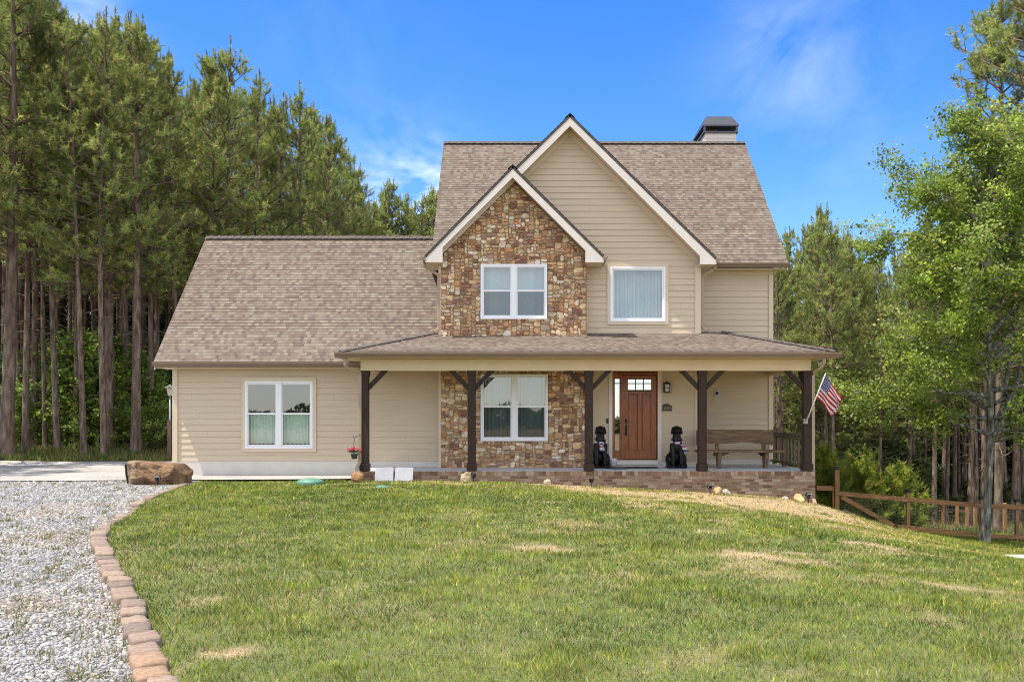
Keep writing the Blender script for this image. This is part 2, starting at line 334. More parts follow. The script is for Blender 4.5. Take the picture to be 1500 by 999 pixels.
# grass
def blades(name, X, D, h, w, col, label, cat, lean=0.5, seed=3):
    r = np.random.default_rng(seed); n = len(X); z = T(X, D)
    th = r.random(n)*2*np.pi; ph = r.random(n)*2*np.pi; ln = (r.random(n)**0.7)*lean*h
    wxv = np.cos(th)*w/2; wyv = np.sin(th)*w/2
    V = np.empty((n, 3, 3)); 
    V[:, 0] = np.stack([X-wxv, D-D0-wyv, z-0.01], 1); V[:, 1] = np.stack([X+wxv, D-D0+wyv, z-0.01], 1)
    V[:, 2] = np.stack([X+np.cos(ph)*ln, D-D0+np.sin(ph)*ln, z+h], 1)
    o = link(name, npmesh(name, V.reshape(-1, 3), np.arange(3*n).reshape(-1, 3), np.repeat(col, 3, 0), 'blade'))
    return tag(o, label, cat, kind='stuff')
def sample_fan(n, d0, d1, p, mx=0.63, xmin=None):
    u = RNG.random(n); a = 2-p            # density falls as D^-p
    D = (d0**a+u*(d1**a-d0**a))**(1/a); X = (RNG.random(n)*2-1)*mx*D
    return X, D
X, D = sample_fan(620000, 4.6, 31, 1.25); X2, D2 = sample_fan(420000, 4.0, 31, 1.25, 1.25); k = np.abs(X2) > .63*D2; X, D = np.concatenate([X, X2[k]]), np.concatenate([D, D2[k]])
k = (X > xc(D)+0.03) & ((D < 21.2) | ((X > 7.35))) & ~((D > 21.0) & (X < -3.9) & (D < 21.3) & (X < xc(D)))
X, D = X[k], D[k]
dead, grn = lawncol(X, D); keep = RNG.random(len(X)) > dead*0.72
X, D, dead, grn = X[keep], D[keep], dead[keep], grn[keep]; n = len(X)
tuft = np.clip((vnoise(X, D, 2.3, 77)-0.55)*4, 0, 1)*(1-dead)
h = (0.014+0.030*RNG.random(n)**1.4)*(1+0.65*tuft-0.35*dead)*(1+0.012*D); w = 0.0082*(D/7)**1.0*(0.7+0.6*RNG.random(n))
pal = np.array([(0.25, 0.29, 0.024), (0.16, 0.245, 0.024), (0.075, 0.145, 0.022), (0.26, 0.30, 0.06), (0.54, 0.43, 0.17), (0.42, 0.355, 0.08)])
pk = RNG.random(n); gi = np.where(pk < 0.36, 0, np.where(pk < 0.66, 1, np.where(pk < 0.88, 2, 3)))
c = pal[gi]; c = c*(1.42-0.72*grn[:, None]); c[:, 0] *= (1.15-0.35*grn)
st = RNG.random(n) < (0.16+0.75*dead); c[st] = pal[np.where(RNG.random(st.sum()) < 0.55, 4, 5)]
c = c*(0.60+0.7*RNG.random((n, 1)))*(0.30+1.15*(.5*vnoise(X, D, 6.0, 81)+.5*vnoise(X, D, 13.0, 82)))[:, None]
blades('grass', X, D, h, w, c, 'mown green lawn grass with straw coloured dry patches across the front yard', 'grass', 1.3)
# weeds along the edge of the woods, left of the driveway and beyond the fence
n = 52000; X = np.concatenate([-28+RNG.random(n//2)*20.5, 9+RNG.random(n//2)*24]); D = np.concatenate([29.6+RNG.random(n//2)**1.4*5.5, 29+RNG.random(n//2)*26])
d2 = fbm(X, D, 0.5, 19); k = (RNG.random(n) < np.clip(d2*1.9-0.35, 0.05, 1)); X, D, d2 = X[k], D[k], d2[k]; n = len(X)
pal2 = np.array([(0.10, 0.15, 0.03), (0.16, 0.2, 0.045), (0.07, 0.11, 0.025), (0.3, 0.2, 0.09)]); c = pal2[RNG.integers(0, 4, n)]*(0.7+0.6*RNG.random((n, 1)))
blades('weeds', X, D, 0.10+0.35*RNG.random(n)*d2, 0.03+0.02*RNG.random(n), c, 'weedy grass and low plants growing along the shaded edge of the woods', 'weeds', 0.9)
# tufts in the gravel
cx_ = []; 
for i in range(230):
    D_ = 5.2+RNG.random()**1.5*16; e = float(xc(D_)); x_ = e-0.1-RNG.random()**1.1*max(0.3, (0.6*D_+e)); cx_.append((x_, D_))
cx_ = np.array(cx_); ii = RNG.integers(0, 230, 4600); X = cx_[ii, 0]+RNG.normal(0, 0.04, 4600); D = cx_[ii, 1]+RNG.normal(0, 0.04, 4600); k = X < xc(D)-0.02
X, D = X[k], D[k]; n = len(X)
c = np.array([(0.22, 0.21, 0.06), (0.12, 0.15, 0.04), (0.32, 0.25, 0.11)])[RNG.integers(0, 3, n)]*(0.8+0.4*RNG.random((n, 1)))
blades('gravel_weeds', X, D, 0.02+0.06*RNG.random(n), 0.006+0.0006*D, c, 'small dry weed tufts sprouting through the grey gravel', 'weeds', 0.8)
# loose gravel stones
n = 185000; X, D = sample_fan(450000, 4.9, 21.6, 1.0, 0.62); X2, D2 = sample_fan(160000, 4.5, 21.6, 1.0, 1.1); k = X2 < -.62*D2; k2 = RNG.permutation(len(X)+k.sum()); X, D = np.concatenate([X, X2[k]])[k2], np.concatenate([D, D2[k]])[k2]; k = (X < xc(D)-0.06)&~((D>19.9)&(X>-9.2)&(X<-7.2)); X, D = X[k][:n], D[k][:n]; n = len(X)
sz = (0.0045+0.011*RNG.random(n)**4)*(1+0.035*D); base = np.array([(x, y, z) for x in (-1, 1) for y in (-1, 1) for z in (-1, 1)], float)
V = base[None]*(0.55+0.45*RNG.random((n, 8, 3)))*np.stack([sz*(0.8+0.7*RNG.random(n)), sz*(0.7+0.5*RNG.random(n)), sz*(0.45+0.35*RNG.random(n))], 1)[:, None]
a = RNG.random(n)*6.28; tl = RNG.normal(0, 0.35, n); ca, sa = np.cos(a)[:, None], np.sin(a)[:, None]
Vx = V[:, :, 0].copy(); Vz = V[:, :, 2].copy(); ct, st_ = np.cos(tl)[:, None], np.sin(tl)[:, None]; V[:, :, 0] = Vx*ct-Vz*st_; V[:, :, 2] = Vx*st_+Vz*ct
Vx = V[:, :, 0].copy(); Vy = V[:, :, 1].copy(); V[:, :, 0] = Vx*ca-Vy*sa+X[:, None]; V[:, :, 1] = Vx*sa+Vy*ca+(D-D0)[:, None]; V[:, :, 2] += (T(X, D)+sz*0.22)[:, None]
q = np.array([(0, 1, 3, 2), (4, 6, 7, 5), (0, 4, 5, 1), (2, 3, 7, 6), (0, 2, 6, 4), (1, 5, 7, 3)]); Fc = (q[None]+(np.arange(n)*8)[:, None, None]).reshape(-1, 4)
gcol = np.array([(0.27, 0.262, 0.262), (0.34, 0.332, 0.325), (0.19, 0.186, 0.19), (0.47, 0.46, 0.44), (0.33, 0.29, 0.235)])[RNG.choice(5, n, p=[0.36, 0.28, 0.21, 0.08, 0.07])]*(0.85+0.3*RNG.random((n, 1)))
warm = (np.clip((fbm(X, D, .7, 44)-.5)*3, 0, 1)*.7+.3*np.exp(-np.abs(X-xc(D))/.5))[:, None]; gcol = gcol*(1-warm)+warm*gcol*np.array([1.12, .95, .72])
tag(link('gravel_stones', npmesh('gravel_stones', V.reshape(-1, 3), Fc, np.repeat(gcol, 8, 0), 'pebble')), 'loose grey and white gravel stones covering the driveway', 'gravel', kind='stuff')
# ------------------------------------------------------------------ house
YW = 0.0; YS = -0.35; YR = 1.2; YP = -1.8      # siding bay, stone bay, right wing, porch front
def Y2D(y): return y+D0
H = thing('house', 'two storey tan sided farmhouse with stone gable and full front porch', 'house', (0, 0, 0))
def clip(poly, a, b, c):     # keep a*x+b*z<=c
    out = []
    for i in range(len(poly)):
        p, q = poly[i], poly[(i+1) % len(poly)]; fp = a*p[0]+b*p[1]-c; fq = a*q[0]+b*q[1]-c
        if fp <= 0: out.append(p)
        if fp*fq < 0: s = fp/(fp-fq); out.append((p[0]+(q[0]-p[0])*s, p[1]+(q[1]-p[1])*s))
    return out
def siding(name, x0, x1, z0, z1, y, holes=(), cuts=(), parent=None, exp=0.157, side=None):
    mb = MB(); bk = MB(); jt = {}
    zs = sorted(set([round(z0, 4), round(z1, 4)]+[round(z0+i*exp, 4) for i in range(1, int((z1-z0)/exp)+1)]+[round(v, 4) for h in holes for v in (h[2], h[3]) if z0 < v < z1]))
    xs = sorted(set([x0, x1]+[v for h in holes for v in (h[0], h[1])]))
    for za, zb in zip(zs[:-1], zs[1:]):
        k = int((za-z0+1e-3)/exp); ba = z0+k*exp
        if k not in jt: jt[k] = x0+((k*2.37+x0*3.1) % 3.66)
        off = lambda z: 0.016*(1-(z-ba)/exp)+0.002
        xr = sorted(set(xs+[v for q in range(4) for v in (jt[k]+q*3.66-.0009, jt[k]+q*3.66+.0009) if x0+.2 < v < x1-.2]))
        for xa, xb in zip(xr[:-1], xr[1:]):
            mx, mz = (xa+xb)/2, (za+zb)/2
            if xb-xa < .0022: continue
            if any(h[0] < mx < h[1] and h[2] < mz < h[3] for h in holes): continue
            p = [(xa, za), (xb, za), (xb, zb), (xa, zb)]
            for cu in cuts: p = clip(p, *cu) if p else p
            if len(p) < 3: continue
            mb.face([(px, y-off(pz), pz) for px, pz in p]); bk.face([(px, y+0.03, pz) for px, pz in p])
            if abs(za-ba) < 1e-3:
                bx = [q[0] for q in p if abs(q[1]-za) < 1e-3]
                if len(bx) >= 2: mb.face([(min(bx), y-0.018, za), (max(bx), y-0.018, za), (max(bx), y, za), (min(bx), y, za)])
    o = mb.build(name, 'siding', parent); bk.build('sheathing', 'dark_room', o); return o
FL = 0.29                                         # porch floor
GZ = 0.09
# windows ------------------------------------------------------------
def rect(px0, px1, py0, py1, y): D = Y2D(y); return (wx(px0, D), wx(px1, D), wz(py1, D), wz(py0, D))
WG = rect(358.5, 458, 558, 657, YW-.05); WL = rect(704, 802.5, 548, 646, YS-.06); WU = rect(704, 801.5, 387, 467.5, YS-.06); WR = rect(894, 975, 391, 471, YW-.05)
def window(r, y, style, label, trimw=0.0):
    x0, x1, z0, z1 = r
    W = MB()
    W.box(x0, x0+.055, y-.05, y+.06, z0, z1); W.box(x1-.055, x1, y-.05, y+.06, z0, z1); W.box(x0+.055, x1-.055, y-.05, y+.06, z1-.055, z1); W.box(x0+.055, x1-.055, y-.055, y+.06, z0, z0+.06)
    win = W.build('window', 'vinyl', H, bevel=0.004); tag(win, label, None)
    xm = (x0+x1)/2; zm = z0+(z1-z0)*0.515
    G1 = MB(); G2 = MB(); FR = MB()
    if style != 'single':
        FR.box(xm-.065, xm+.065, y-.049, y+.058, z0+.061, z1-.056)
        for a, b in ((x0+.056, xm-.066), (xm+.066, x1-.056)):
            FR.box(a, b, y-.035, y+.03, zm-.022, zm+.022)
            FR.box(a, a+.028, y-.022, y+.03, z0+.061, zm-.023); FR.box(b-.028, b, y-.022, y+.03, z0+.061, zm-.023); FR.box(a+.029, b-.029, y-.022, y+.03, z0+.061, z0+.10)
            FR.box(a, a+.022, y-.03, y+.03, zm+.023, z1-.056); FR.box(b-.022, b, y-.03, y+.03, zm+.023, z1-.056); FR.box(a+.023, b-.023, y-.03, y+.03, z1-.085, z1-.056)
            G1.face([(a, y-.012, zm), (b, y-.012, zm), (b, y-.012, z1-.056), (a, y-.012, z1-.056)]); G2.face([(a, y+.002, z0+.06), (b, y+.002, z0+.06), (b, y+.002, zm), (a, y+.002, zm)])
        FR.build('sash', 'vinyl', win)
        G1.build('pane', 'pane', win); G2.build('pane', 'pane_screen' if style != 'lace' else 'pane', win)
    else:
        FR.box(x0+.056, x0+.085, y-.03, y+.03, z0+.061, z1-.056); FR.box(x1-.085, x1-.056, y-.03, y+.03, z0+.061, z1-.056); FR.box(x0+.086, x1-.086, y-.03, y+.03, z1-.085, z1-.056); FR.box(x0+.086, x1-.086, y-.03, y+.03, z0+.061, z0+.09)
        FR.build('sash', 'vinyl', win); G1.face([(x0+.056, y-.01, z0+.06), (x1-.056, y-.01, z0+.06), (x1-.056, y-.01, z1-.056), (x0+.056, y-.01, z1-.056)]); G1.build('pane', 'pane', win)
    # curtains with folds behind the glass
    C = MB()
    def drape(a, b, za, zb, yy, amp, wl, gather=0.0, scal=False):
        nn = max(8, int((b-a)/0.012)); pr = None
        for i in range(nn+1):
            u = i/nn; x = a+(b-a)*u; ph = u*(b-a)/wl*6.283
            dy = amp*math.sin(ph+1.3*math.sin(u*9))+amp*0.4*math.sin(ph*2.3+2)
            zlo = za+(0.03*abs(math.sin(u*(b-a)/0.11*3.14)) if scal else 0)
            cur = ((x, yy+dy, zlo), (x, yy+dy*0.8, zb))
            if pr: C.face([pr[0], cur[0], cur[1], pr[1]])
            pr = cur
    if style == 'lace':
        drape(x0+.05, xm-.03, z0+.10, zm+.02, y+.13, .008, .09, scal=True); drape(xm+.03, x1-.05, z0+.10, zm+.02, y+.13, .008, .09, scal=True)
        C.build('curtain', 'lace', win, True)
    else:
        drape(x0-.05, x1+.05, z0-.05, z1+.05, y+.17, .028, .10 if style != 'blank' else .5)
        C.build('curtain', 'curtain', win, True)
    if trimw:
        Tm = MB(); t_ = trimw
        Tm.box(x0-t_, x0-.002, y-.042, y+.03, z0-t_, z1+t_); Tm.box(x1+.002, x1+t_, y-.042, y+.03, z0-t_, z1+t_); Tm.box(x0-.002, x1+.002, y-.044, y+.03, z1+.002, z1+t_+.003); Tm.box(x0-.002, x1+.002, y-.044, y+.03, z0-t_-.003, z0-.002)
        Tm.build('trim', 'trim', win)
    return win
window(WG, YW, 'lace', 'double window with lace cafe curtains in the garage wall', 0.085)
window(WL, YS-.02, 'drape', 'double window in the stone wall under the porch roof')
window(WU, YS-.02, 'blank', 'double window in the stone gable upstairs')
window(WR, YW, 'single', 'single pane window with long curtain in upper tan siding', 0.075)
def hole(r, m=-0.004): return (r[0]-m, r[1]+m, r[2]-m, r[3]+m)
# dimensions
GXL = wx(255, D0); EZG = 2.957; RZG = EZG+3.9
EZ = EYE+3.93; BX0, BX1, BAX = -2.24, 5.17, 1.465; BAZ = EYE+7.55; BYF = -0.42
SX0, SX1, SAX = -2.17, 2.29, 0.017; SAZ = EYE+6.16; SYF = YS-0.42; SEZ = EYE+3.92
MZE = EYE+4.01; MYE = 0.8; MYR = 5.3; MZR = EYE+8.56; MX0, MX1 = -2.16, 7.35; RWX = 7.03
# siding walls
siding('siding', GXL, -1.80, GZ+.34, EZG+.2, YW, [hole(WG)], parent=H)
SW0, SW1 = -1.80, 1.90
DJ = (wx(897, D0), wx(963, D0), wz(673.5, D0), wz(544, D0))
siding('siding', -1.79, 4.82, FL+.12, BAZ-.1, YW, [hole(WR), DJ, hole(WL), hole(WU)], [(1, 1, BAX+BAZ-.2), (-1, 1, -BAX+BAZ-.2)], H)
siding('siding', 4.80, RWX, FL+.12, MZE+.15, YR, parent=H)
# other shell walls keep the rooms dark
SH = MB()
SH.box(4.78, 4.815, YW-.001, YR, FL, MZE); SH.box(RWX-.04, RWX, YR, 9.4, -3.5, MZE+.2); SH.box(-8.68, RWX, 9.4, 9.45, -3.5, MZE+.2); SH.box(GXL, GXL+.04, .002, 9.4, -.2, EZG+.2)
SH.prism([(YR, MZE), (9.4, MZE), (MYR, MZR-.1)], RWX-.06, RWX, 'x'); SH.prism([(0.002, EZG), (7.6, EZG), (3.4, RZG-.3)], GXL+.003, GXL+.043, 'x')
SH.box(-1.84, -1.80, YS+.05, 9.4, EZG, MZE+.2); SH.prism([(YR, MZE), (9.4, MZE), (MYR, MZR-.1)], -1.86, -1.80, 'x'); SH.box(SW1-.10, SW1-.02, YS+.03, YW, FL, SEZ)
SH.build('wall', 'siding', H)
IN = MB(); IN.box(GXL+.05, RWX-.08, 3.0, 3.05, 0.1, 5.6); IN.box(-1.9, -1.86, 0.1, 3.0, .1, 3.0); IN.box(GXL+.05, RWX-.08, .1, 3.0, 2.85, 2.9); IN.box(GXL+.05, RWX-.08, .1, 3.0, 0.0, 0.05); IN.box(-1.7, 4.7, .1, 3, 5.62, 5.7)
IN.build('interior_wall', 'dark_room', H)
# corner boards, frieze, foundation
for nm, q in (('corner_board', (GXL-.03, GXL+.10, -.045, .1, GZ+.02, EZG-.02)), ('corner_board', (4.70, 4.845, -.04, .1, FL+.12, EZ-.1)), ('corner_board', (RWX-.10, RWX+.02, YR-.04, YR+.1, FL+.12, MZE-.05)), ('corner_board', (SW0-.06, SW0, YS, 0, FL, 5.4)),
        ('frieze_board', (GXL+.10, -3.9, -.035, .01, EZG-.17, EZG-.02)), ('frieze_board', (4.845, RWX-.10, YR-.035, YR+.01, MZE-.25, MZE-.02)),
        ('base_board', (1.9, DJ[0]-.09, -.03, .01, FL, FL+.12)), ('base_board', (DJ[1]+.1, 4.845, -.03, .01, FL, FL+.12)), ('base_board', (4.845, RWX, YR-.03, YR+.01, FL, FL+.12))):
    mb = MB(); mb.box(*q); mb.build(nm, 'trim' if nm != 'base_board' else 'fascia', H)
FD = MB(); FD.box(GXL-.01, -3.3, -.012, .1, -.2, GZ+.335); FD.box(-3.3, -1.8, -.012, .1, FL-.1, GZ+.335); FD.build('foundation', 'foundation', H)
# stone veneer: every stone a rounded lump in one part
def veneer():
    U = 0.035; nx = int((SW1-SW0)/U); z0 = FL-.02; nz = int((SAZ-z0)/U)+1; occ = np.zeros((nx, nz), bool); mb = MB()
    def inside(i, j):
        x = SW0+(i+.5)*U; z = z0+(j+.5)*U
        if z > SAZ-.27-abs(x-SAX): return False
        for h in (WL, WU):
            if h[0] < x < h[1] and h[2] < z < h[3]: return False
        return True
    for i in range(nx):
        for j in range(nz):
            if not inside(i, j): occ[i, j] = True
    pal = [((0.50, 0.315, 0.165), 22), ((0.37, 0.22, 0.12), 15), ((0.235, 0.105, 0.07), 17), ((0.60, 0.43, 0.255), 22), ((0.66, 0.54, 0.39), 13), ((0.31, 0.19, 0.145), 9), ((0.43, 0.33, 0.235), 7), ((0.50, 0.25, 0.11), 9), ((0.70, 0.63, 0.52), 4)]
    cols = [c for c, k in pal for _ in range(k)]; R = random.Random(4)
    for j in range(nz):
        i = 0
        while i < nx:
            if occ[i, j]: i += 1; continue
            w = R.choice([2, 3, 3, 4, 4, 5, 5, 6, 7, 8]); h = R.choice([1, 2, 2, 2, 2, 3, 3, 3, 4, 5])
            if h >= 4: w = min(w, 6)
            if h == 1: w = max(w, 4)
            a = 0
            while a < w and i+a < nx and not occ[i+a, j]: a += 1
            rem = 0
            while i+a+rem < nx and not occ[i+a+rem, j] and rem < 2: rem += 1
            w = a+(1 if rem == 1 else 0)
            hh = 0
            while hh < h and j+hh < nz and not occ[i:i+w, j+hh].any(): hh += 1
            occ[i:i+w, j:j+hh] = True
            x0, x1, za, zb = SW0+i*U, SW0+(i+w)*U, z0+j*U, z0+(j+hh)*U
            cx, cz = (x0+x1)/2, (za+zb)/2; hw, hh_ = (x1-x0)/2-.003, (zb-za)/2-.003
            jt = lambda s: s*R.uniform(0.80, 1.06)
            tlt = R.uniform(-.35, .35)*min(1, hw/(hh_+.001)); tl2 = R.uniform(-.10, .10); pw = R.uniform(2.4, 9.0); ring = []
            ang = [k*math.pi/6+R.uniform(-.24, .24) for k in range(12)]
            for q in ang:
                cq, sq = math.cos(q), math.sin(q); rr = (abs(cq)**pw+abs(sq)**pw)**(-1/pw)
                ring.append((cx+hw*cq*rr*R.uniform(.84, 1.10)+tlt*(sq*hh_), cz+hh_*sq*rr*R.uniform(.82, 1.12)+tl2*(cq*hw)))
            dp = R.uniform(.014, .036); c = R.choice(cols); v = R.uniform(.80, 1.2); c = tuple(min(.8, (k*.90+m_*.10)*v) for k, m_ in zip(c, (.46, .33, .21)))
            tx, tzz = R.uniform(-.12, .12), R.uniform(-.12, .12)
            vs = [(x, YS, z) for x, z in ring]
            for sc, d in ((.97, dp*.65), (.80, dp), ):
                vs += [(cx+(x-cx)*sc, YS-d+tx*(x-cx)*.5+tzz*(z-cz)*.5, cz+(z-cz)*sc) for x, z in ring]
            n = 12; fs = [(k+m_*n, (k+1) % n+m_*n, (k+1) % n+(m_+1)*n, k+(m_+1)*n) for m_ in range(2) for k in range(n)]+[tuple(range(2*n, 3*n))]
            mb.mesh(vs, [f[::-1] for f in fs], c); i += w
    return mb
st_o = veneer().build('stone_veneer', 'stone', H)
BKM = MB()
xs = sorted({SW0, SW1, WL[0], WL[1], WU[0], WU[1]}); zs = sorted({FL, WL[2], WL[3], WU[2], WU[3], SAZ})
for xa, xb in zip(xs[:-1], xs[1:]):
    for za, zb in zip(zs[:-1], zs[1:]):
        mx, mz = (xa+xb)/2, (za+zb)/2
        if any(h[0] < mx < h[1] and h[2] < mz < h[3] for h in (WL, WU)): continue
        p = [(xa, za), (xb, za), (xb, zb), (xa, zb)]
        p = clip(p, 1, 1, SAX+SAZ-.26); p = clip(p, -1, 1, -SAX+SAZ-.26) if p else p
        if len(p) >= 3: BKM.face([(x, YS, z) for x, z in p])
for h in (WL, WU):      # reveals
    for pts in ([(h[0], h[2]), (h[0], h[3])], [(h[1], h[3]), (h[1], h[2])], [(h[0], h[3]), (h[1], h[3])], [(h[1], h[2]), (h[0], h[2])]):
        (a, b), (c_, d) = pts; BKM.face([(a, YS, b), (c_, YS, d), (c_, YS+.2, d), (a, YS+.2, b)])
BKM.build('mortar', 'stone_mortar', st_o)
# roofs ---------------------------------------------------------------
def roof(o3, uvec, vvec, poly, name='roof', exp=0.118, thick=0.06):
    """shingle courses on a plane: origin o3, u along the eave, v up the slope; poly in (u,v) metres"""
    o3 = Vector(o3); Uv = Vector(uvec).normalized(); Vv = Vector(vvec).normalized(); Nn = Uv.cross(Vv).normalized()
    if Nn.z < 0: Nn = -Nn
    mb = MB(); vmax = max(p[1] for p in poly); k = 0
    P = lambda u, v, n: o3+Uv*u+Vv*v+Nn*n
    while k*exp < vmax:
        va, vb = k*exp, min((k+1)*exp, vmax); p = clip(clip(poly, 0, -1, -va), 0, 1, vb)
        if len(p) >= 3:
            mb.face([P(u, v, 0.009*(1-(v-va)/exp)+.002) for u, v in p], uv=[(u, min(max(v, va+.002), vb-.002)) for u, v in p])
            bx = [q[0] for q in p if abs(q[1]-va) < 1e-4]
            if len(bx) >= 2:
                a, b = min(bx), max(bx); mb.face([P(a, va, -.004), P(b, va, -.004), P(b, va, .011), P(a, va, .011)], uv=[(a, va+.01)]*4)
        k += 1
    r = mb.build(name, 'shingle', H)
    dk = MB(); n = len(poly); vs = [P(u, v, -.006) for u, v in poly]+[P(u, v, -thick) for u, v in poly]
    dk.mesh(vs, [tuple(range(n)), tuple(range(2*n-1, n-1, -1))]+[(i, n+i, n+(i+1) % n, (i+1) % n) for i in range(n)]); dk.build('deck', 'ridge', r)
    return r
def gslope(name, x0, x1, ye, ze, yr, zr):
    l = math.hypot(yr-ye, zr-ze); return roof((x0, ye, ze), (1, 0, 0), (0, yr-ye, zr-ze), [(0, 0), (x1-x0, 0), (x1-x0, l), (0, l)], name)
def ridgecap(r, a, b, w=.14, drop=.09):
    mb = MB(); a = Vector(a); b = Vector(b); d = (b-a); n = int(d.length/.2)+1; sd = d.cross(Vector((0, 0, 1))).normalized()
    for i in range(n):
        p = a+d*(i/n); q = a+d*((i+1.15)/n) if i < n-1 else b; lp, lq = .012, .03
        pts = lambda c, l: [c+sd*w-Vector((0, 0, drop-l)), c+Vector((0, 0, .02+l)), c-sd*w-Vector((0, 0, drop-l))]
        A, B = pts(p, lp), pts(q, lq); mb.face([A[0], B[0], B[1], A[1]]); mb.face([A[1], B[1], B[2], A[2]]); mb.face([B[0], B[2], B[1]])
    mb.build('ridge_cap', 'ridge', r)
GYE = -.45; GYR = GYE+3.9; GX0 = -9.03
r = gslope('roof', GX0, -1.82, GYE, EZG, GYR, RZG); ridgecap(r, (GX0, GYR, RZG), (-1.85, GYR, RZG))
gslope('roof', GX0, -1.82, GYR+4.4, RZG-4.4, GYR, RZG)
r = gslope('roof', MX0, MX1, MYE, MZE, MYR, MZR); ridgecap(r, (MX0, MYR, MZR), (MX1, MYR, MZR))
gslope('roof', MX0, MX1, MYR+4.5, MZR-4.5, MYR, MZR)
def xslope(x_e, ze, x_r, zr, y0, y1):
    l = math.hypot(x_r-x_e, zr-ze); return roof((x_e, y0, ze), (0, 1, 0), (x_r-x_e, 0, zr-ze), [(0, 0), (y1-y0, 0), (y1-y0, l), (0, l)])
r = xslope(BX1, EZ, BAX, BAZ, BYF, 4.6); xslope(BX0, EZ, BAX, BAZ, BYF, 4.6); ridgecap(r, (BAX, BYF, BAZ), (BAX, 4.3, BAZ), .12, .09)
r = xslope(SX1, SEZ, SAX, SAZ, SYF, 3.0); xslope(SX0, SEZ, SAX, SAZ, SYF, 2.6); ridgecap(r, (SAX, SYF, SAZ), (SAX, 1.0, SAZ), .12, .09)
# gable rake boards with boxed returns
def rake(ax_, az, x0, x1, ez, yf, yw, wl, wr, bd=0.30):
    mb = MB()
    for s, xf, xw in ((-1, x0, wl), (1, x1, wr)):
        dz = 0.055; top = [(ax_, az-dz), (xf-s*.01, ez-.035)]
        inner_z = lambda x: az-dz-bd-abs(x-ax_)
        xw = xw-s*.075
        poly = [top[0], top[1], (xf-s*.01, ez-.16), (xw, ez-.16), (xw, inner_z(xw)), (ax_, az-dz-bd)]
        if s < 0: poly = poly[::-1]
        mb.prism(poly, yf+.005, yf+.035)
    f = mb.build('fascia', 'fascia', H)
    so = MB()
    for s, xf, xw in ((-1, x0, wl), (1, x1, wr)):
        a = (ax_, az-.06-bd+.06); b_ = (xw, az-.06-bd+.06-abs(xw-ax_))
        p = [a, b_, (b_[0], b_[1]+.03), (a[0], a[1]+.03)]
        if s < 0: p = p[::-1]
        so.prism(p, yf+.036, yw+.01)
        so.box(min(xf, xw-s*.07)+.012, max(xf, xw-s*.07)-.012, yf+.036, yw+.6, ez-.158, ez-.13)
        so.box(min(xf-s*.02, xf-s*.045), max(xf-s*.02, xf-s*.045), yf+.036, yw+.6, ez-.157, ez-.03)
    so.build('soffit', 'trim', H)
    # frieze tight under the rake on the wall
    fr = MB()
    for s, xw in ((-1, wl), (1, wr)):
        p = [(ax_, az-.245), (xw, az-.245-abs(xw-ax_)), (xw, az-.42-abs(xw-ax_)), (ax_, az-.42)]
        if s > 0: p = p[::-1]
        fr.prism(p, yw-.03, yw+.0)
    return fr
rake(SAX, SAZ, SX0, SX1, SEZ, SYF, YS, SW0, SW1, .24)
rake(BAX, BAZ, BX0, BX1, EZ, BYF, YW, -1.9, 4.82, .24).build('frieze_board', 'trim', H)
# main/garage rake trim on the slopes' ends
RT = MB()
for xa in (GX0+.012,):
    RT.prism([(GYE, EZG-.03), (GYR, RZG-.05), (GYR, RZG-.24), (GYE, EZG-.2)], xa, xa+.03, 'x')
RT.build('rake_board', 'fascia', H); RT = MB()
for xa in (MX1-.045,): RT.prism([(MYE, MZE-.03), (MYR, MZR-.05), (MYR, MZR-.24), (MYE, MZE-.2)], xa, xa+.03, 'x')
RT.build('rake_board', 'fascia', H)
for q in ((GX0+.045, GXL+.05, GYE+.02, .5, EZG-.15, EZG-.13), (GXL+.05, -3.9, GYE+.02, .0, EZG-.15, EZG-.13), (4.85, MX1-.05, MYE+.02, YR, MZE-.16, MZE-.14)): mb = MB(); mb.box(*q); mb.build('eave_soffit', 'trim', H)
# gutters
def gut(a, b, ynorm, z, axis='x'):
    pr = [(0, -.11), (.075, -.11), (.09, -.06), (.115, -.03), (.115, 0.005), (.10, 0.005), (.10, -.02), (.012, -.02), (0, -.0)]
    mb = MB()
    if axis == 'x': mb.prism([(ynorm-p, z+q) for p, q in pr], a, b, 'x')
    else: mb.prism([(ynorm[0]+ynorm[1]*p, z+q) for p, q in pr], a, b, 'y')
    return mb.build('gutter', 'gutter', H)
PXL, PXR, PYE, PZE = wx(497, 20.95), wx(1226, 20.95), -2.1, 3.085
gut(GX0, -3.6, GYE+.02, EZG-.012); gut(4.95, MX1, MYE+.02, MZE-.012); gut(PXL-.11, PXR+.11, PYE+.02, PZE-.012)
gut(PYE, 1.4, (PXR-.02, 1), PZE-.012, 'y'); gut(PYE, -.3, (PXL+.02, -1), PZE-.012, 'y')
gut(BYF-.02, YR-.35, (BX1-.02, 1), EZ-.012, 'y'); gut(SYF-.02, .4, (SX0+.02, -1), SEZ-.012, 'y'); gut(SYF-.02, YW-.03, (SX1-.02, 1), SEZ-.012, 'y')
def spout(pts, label=None):
    mb = MB()
    for a, b in zip(pts[:-1], pts[1:]): mb.bar(a, Vector(b)+(Vector(b)-Vector(a)).normalized()*.02, .075, .06, (0, -1, 0.01))
    return mb.build('downspout', 'spout', H, bevel=.006)
spout([(SX0-.05, -.45, SEZ-.12), (SX0-.05, -.45, SEZ-.2), (SW0-.055, YS+.02, SEZ-.42), (SW0-.055, YS+.02, 3.80), (SW0-.16, YS-.12, 3.72)])
spout([(BX1+.04, .0, EZ-.12), (BX1+.04, .0, EZ-.2), (4.90, .06, EZ-.40), (4.90, .06, 3.88), (5.0, -.05, 3.78)])
